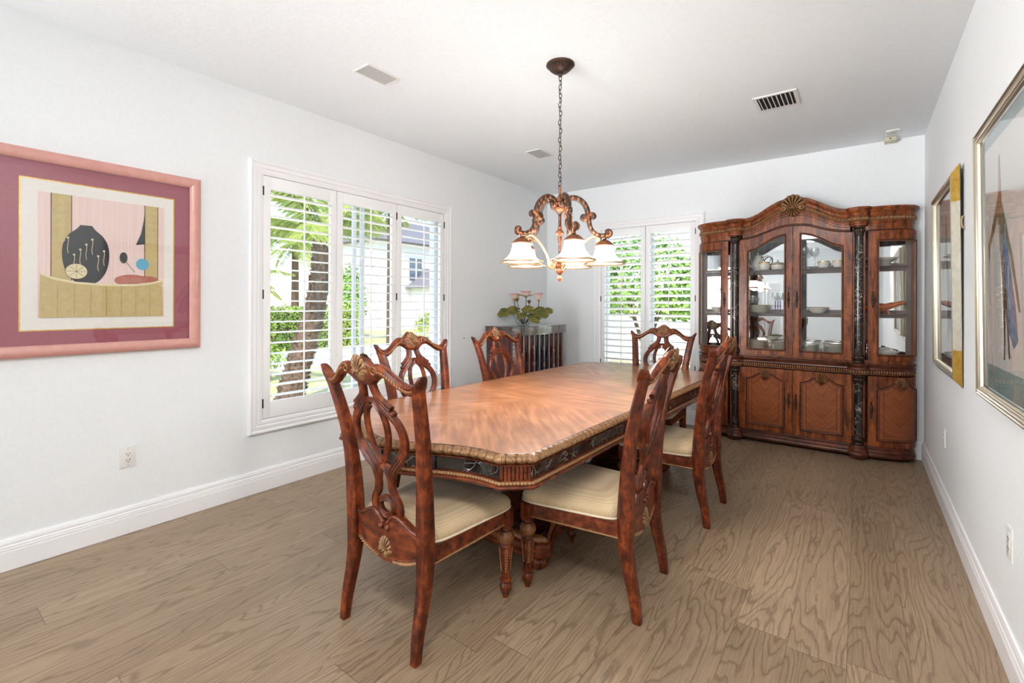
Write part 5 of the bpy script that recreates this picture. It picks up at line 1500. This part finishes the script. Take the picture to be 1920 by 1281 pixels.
# ------------------------------------------------------------------ outdoors
GZ = -.25
struct(MB().box(-90, 60, -40, 90, GZ-.1, GZ).build('lawn', 'grass', smooth=0))
struct(MB().box(-14.6, -11.0, -20, 60, GZ, GZ+.01).build('street', 'concrete', smooth=0))
tag(MB().prism([(-11.0, 6.8), (-6.2, 7.4), (-6.2, 10.6), (-11.0, 10.6)], GZ, GZ+.015).build('driveway', 'concrete', smooth=0), 'pale concrete driveway running from the street past the leaning palm', 'driveway')
def leaves_cloud(mb, n, fpos, size, rnd, aspect=.45, droop=.2, fold=.15):
    for _ in range(n):
        p, nrm = fpos(rnd); s = size*rnd.uniform(.6, 1.3)
        d = V(rnd.gauss(0, 1), rnd.gauss(0, 1), rnd.gauss(0, .6) - droop).normalized(); nn = (nrm + V(rnd.gauss(0, .5), rnd.gauss(0, .5), rnd.gauss(0, .5)+.4)).normalized()
        x = d - nn*d.dot(nn)
        if x.length < .01: continue
        x.normalize(); y = nn.cross(x)
        mb.add([p, p + x*s*.5 + y*s*aspect*.5 + nn*s*fold*.3, p + x*s, p + x*s*.5 - y*s*aspect*.5 + nn*s*fold*.3], [(0, 1, 2), (0, 2, 3)])
    return mb
R = random.Random(3)
def box_leaves(x0, x1, y0, y1, z0, z1):
    def f(r):
        k = r.random()
        if k < .45: return V(x1 + r.uniform(-.15, .06), r.uniform(y0, y1), r.uniform(z0, z1)), V(1, 0, 0)
        if k < .75: return V(r.uniform(x0, x1), y0 + r.uniform(-.06, .15), r.uniform(z0, z1)), V(0, -1, 0)
        return V(r.uniform(x0, x1), r.uniform(y0, y1), z1 + r.uniform(-.15, .08)), V(0, 0, 1)
    return f
hd = empty('hedge', (-16.6, 9.5, GZ), 0, 'clipped bright green hedge beyond the street, seen through the left shutter', 'hedge')
m_ = MB(); m_.box(-.9, .9, -3.6, 1.5, 0, 1.32, .05); m_.build('inner_growth', 'bark', hd, smooth=0)
m_ = leaves_cloud(MB(), 13000, box_leaves(-1, 1, -3.7, 1.6, .02, 1.42), .10, R); m_.build('foliage', 'hedge', hd, smooth=0)

def frond(mb, L, rise, arch, az, base, rnd, width=.45, n=36, hang=.9):
    d = V(math.cos(az), math.sin(az), 0); side = V(-d.y, d.x, 0); pts = []
    for i in range(n+1):
        t = i/n; r = L*t; pts.append(base + d*(r*math.cos(rise)*(1-.15*t)) + V(0, 0, r*math.sin(rise) - arch*.75*r*t))
    mb.tube(pts, [.022*(1-.85*i/n) for i in range(n+1)], 5)
    for i in range(3, n):
        t = i/n; tan = (pts[i+1]-pts[i]).normalized(); w_ = width*math.sin(PI*min(1, t*.85+.12))**.7
        for s in (-1, 1):
            for q in (0, .5):
                p = pts[i].lerp(pts[i+1], q); tip = p + side*s*w_*.75 + tan*w_*.5 + V(0, 0, -w_*hang*(.5+.5*rnd.random()))
                midp = p.lerp(tip, .5) + V(0, 0, w_*.12); wd = tan*.007
                mb.add([p, midp+wd, tip, midp-wd], [(0, 1, 2), (0, 2, 3)])
def palm(x, y, path, r, label, nf, L, seed, name='palm_tree', rough=True, crown=True, rise=(.1, 1.1)):
    rnd = random.Random(seed); t = empty(name, (x, y, GZ), 0, label, 'palm tree')
    P = spline(path, 8); mb = MB(); n = len(P)
    mb.tube(P, [r*(1.25 - .4*i/n) for i in range(n)], 16); tr = mb.build('trunk', 'bark', t, smooth=60)
    if rough:
        bs = MB()
        for i in range(n*14):
            k = rnd.random()*(n-1.01); a = P[int(k)].lerp(P[int(k)+1], k % 1); an = rnd.random()*2*PI
            tan = (P[int(k)+1]-P[int(k)]).normalized(); u_ = tan.orthogonal().normalized(); v_ = tan.cross(u_)
            o_ = u_*math.cos(an) + v_*math.sin(an); rr = r*(1.25 - .4*k/n)
            b0 = a + o_*rr*.9; tip = a + o_*rr*1.22 + tan*.07; w_ = tan.cross(o_)*.028
            bs.add([b0+w_, b0-w_, tip, b0 + o_*.012 + tan*.05], [(0, 1, 2), (0, 2, 3), (1, 3, 2)])
        bs.build('leaf_bases', 'bark', tr, smooth=0)
    if crown:
        fr = MB()
        for k in range(nf): frond(fr, L*rnd.uniform(.8, 1.1), rnd.uniform(*rise), rnd.uniform(.25, .6), 2*PI*k/nf + rnd.uniform(-.2, .2), P[-1], rnd)
        fr.build('fronds', 'frond', t, smooth=0)
    return t
palm(-7.0, 3.65, [(0, 0, 0), (.02, .12, .45), (0, .28, .95), (0, .44, 1.45), (0, .55, 2.1), (0, .58, 2.7)], .155, 'leaning palm with rough brown trunk close outside the left window', 11, 2.0, 5, rise=(.1, 1.0))
palm(-13.2, 5.6, [(0, 0, 0), (.05, 0, 2), (0, 0, 4.2)], .13, 'distant slim palm with drooping fronds, seen in the upper left shutter', 12, 2.4, 8, rough=False, rise=(-.3, .9))
palm(-20.5, 8.4, [(0, 0, 0), (0, 0, 1.5), (0, 0, 2.9)], .16, 'yellow-green palm behind the hedge in the left shutter', 18, 2.6, 9, rough=False, rise=(-.2, .9))
palm(-21.5, 11.6, [(0, 0, 0), (0, 0, 2), (0, 0, 4.5)], .16, 'tall palm behind the hedge, right of the yellow-green one', 18, 2.8, 10, rough=False, rise=(-.4, .8))
palm(-14.5, 11.6, [(0, 0, 0), (0, 0, 2.5), (0, 0, 5.2)], .12, 'slim palm whose fronds show in the top of the middle shutter', 10, 1.7, 12, rough=False, rise=(-.3, .8))
def shrub(name, x, y, r, h, n, size, label, m='bushleaf', seed=1, aspect=.6, cat='shrub'):
    rnd = random.Random(seed); t = empty(name, (x, y, GZ), 0, label, cat)
    def f(q):
        a, b = q.uniform(0, 2*PI), math.acos(q.uniform(-.2, 1)); rr = r*q.uniform(.72, 1.05)
        nv = V(math.sin(b)*math.cos(a), math.sin(b)*math.sin(a), math.cos(b)); return V(nv.x*rr, nv.y*rr, h*.45 + nv.z*h*.55*q.uniform(.75, 1.05)), nv
    leaves_cloud(MB(), n, f, size, rnd, aspect).build('foliage', m, t, smooth=0)
    st = MB()
    for k in range(6):
        a = k*1.05; st.tube([(0, 0, 0), (r*.3*math.cos(a), r*.3*math.sin(a), h*.4), (r*.6*math.cos(a), r*.6*math.sin(a), h*.75)], [.03, .02, .01], 6)
    st.build('stems', 'bark', t, smooth=50)
    return t
shrub('fan_palm_shrub', -15.2, 15.0, 1.1, 1.3, 1500, .35, 'spiky green shrub in front of the white house, right shutter', 'frond', 4, .12)
shrub('flowering_shrub', -10.2, 4.3, .8, .95, 900, .16, 'low green shrub beside the driveway, lower left shutter', 'hedge', 6, .4)
shrub('garden_tree', -18.8, 12.7, .75, 3.3, 1500, .2, 'leafy tree left of the white house, at the edge of the middle shutter', 'bushleaf', 14, .5, 'tree')
# neighbouring white house
HB = empty('white_house', (-27, 24.5, GZ), 0, 'large white two-storey house with grey roof beyond the left window', 'house')
m_ = MB(); m_.box(-5, 4.0, -7, 12, 0, 5.4); m_.build('upper_storey', 'stucco', HB, smooth=0)
m_ = MB(); m_.box(4.0, 7.5, -4.5, 6, 0, 2.6); m_.build('garage', 'stucco', HB, smooth=0)
m_ = MB(); m_.loft([[V(3.8, -5, 2.6), V(8, -5, 2.6), V(8, 6.5, 2.6), V(3.8, 6.5, 2.6)], [V(3.8, -4.5, 3.9), V(4.2, -3, 3.9), V(4.2, 4.5, 3.9), V(3.8, 4.5, 3.9)]]); m_.build('garage_roof', 'roof', HB, smooth=0)
m_ = MB(); m_.loft([[V(-5.6, -7.6, 5.4), V(4.6, -7.6, 5.4), V(4.6, 12.6, 5.4), V(-5.6, 12.6, 5.4)], [V(-.6, -2, 7.6), V(0, -2, 7.6), V(0, 7, 7.6), V(-.6, 7, 7.6)]]); m_.build('roof', 'roof', HB, smooth=0)
for yy in (-4.6, -1.2, 2.2, 5.6):
    wdw = MB().box(4.0, 4.06, yy, yy+1.0, 3.1, 4.5).build('window', 'winglass', HB, smooth=0)
    mm_ = MB(); mm_.box(4.05, 4.09, yy+.46, yy+.54, 3.1, 4.5); mm_.box(4.05, 4.09, yy, yy+1.0, 3.75, 3.83); mm_.build('glazing_bars', 'trim', wdw, smooth=0)
# garden behind the back wall
gw = MB().box(-9.5, 3.5, 12.8, 13.0, GZ, 1.1).build('garden_wall', 'stucco', smooth=0); tag(gw, 'low pale garden wall behind the shrubs, seen through the back shutters', 'wall')
k = 0
for x, y, r, h, lb in ((-5.2, 9.3, 1.25, 3.1, 'big round-leaved green bush behind the left back shutter'), (-3.45, 9.1, 1.15, 3.3, 'big round-leaved green bush behind the middle of the back window'),
                       (-2.1, 9.5, 1.15, 2.9, 'big round-leaved green bush behind the right back shutter')):
    t = shrub('broad_leaf_bush', x, y, r, h-.9, 3800, .095, lb, 'bushleaf', 20+k, .85); t.location.z = GZ + .62; k += 1
    tk = MB(); tk.tube([(0, 0, -.95), (.05, 0, -.3), (0, 0, .5)], [.07, .06, .05], 8); tk.build('trunk', 'bark', t, smooth=50)
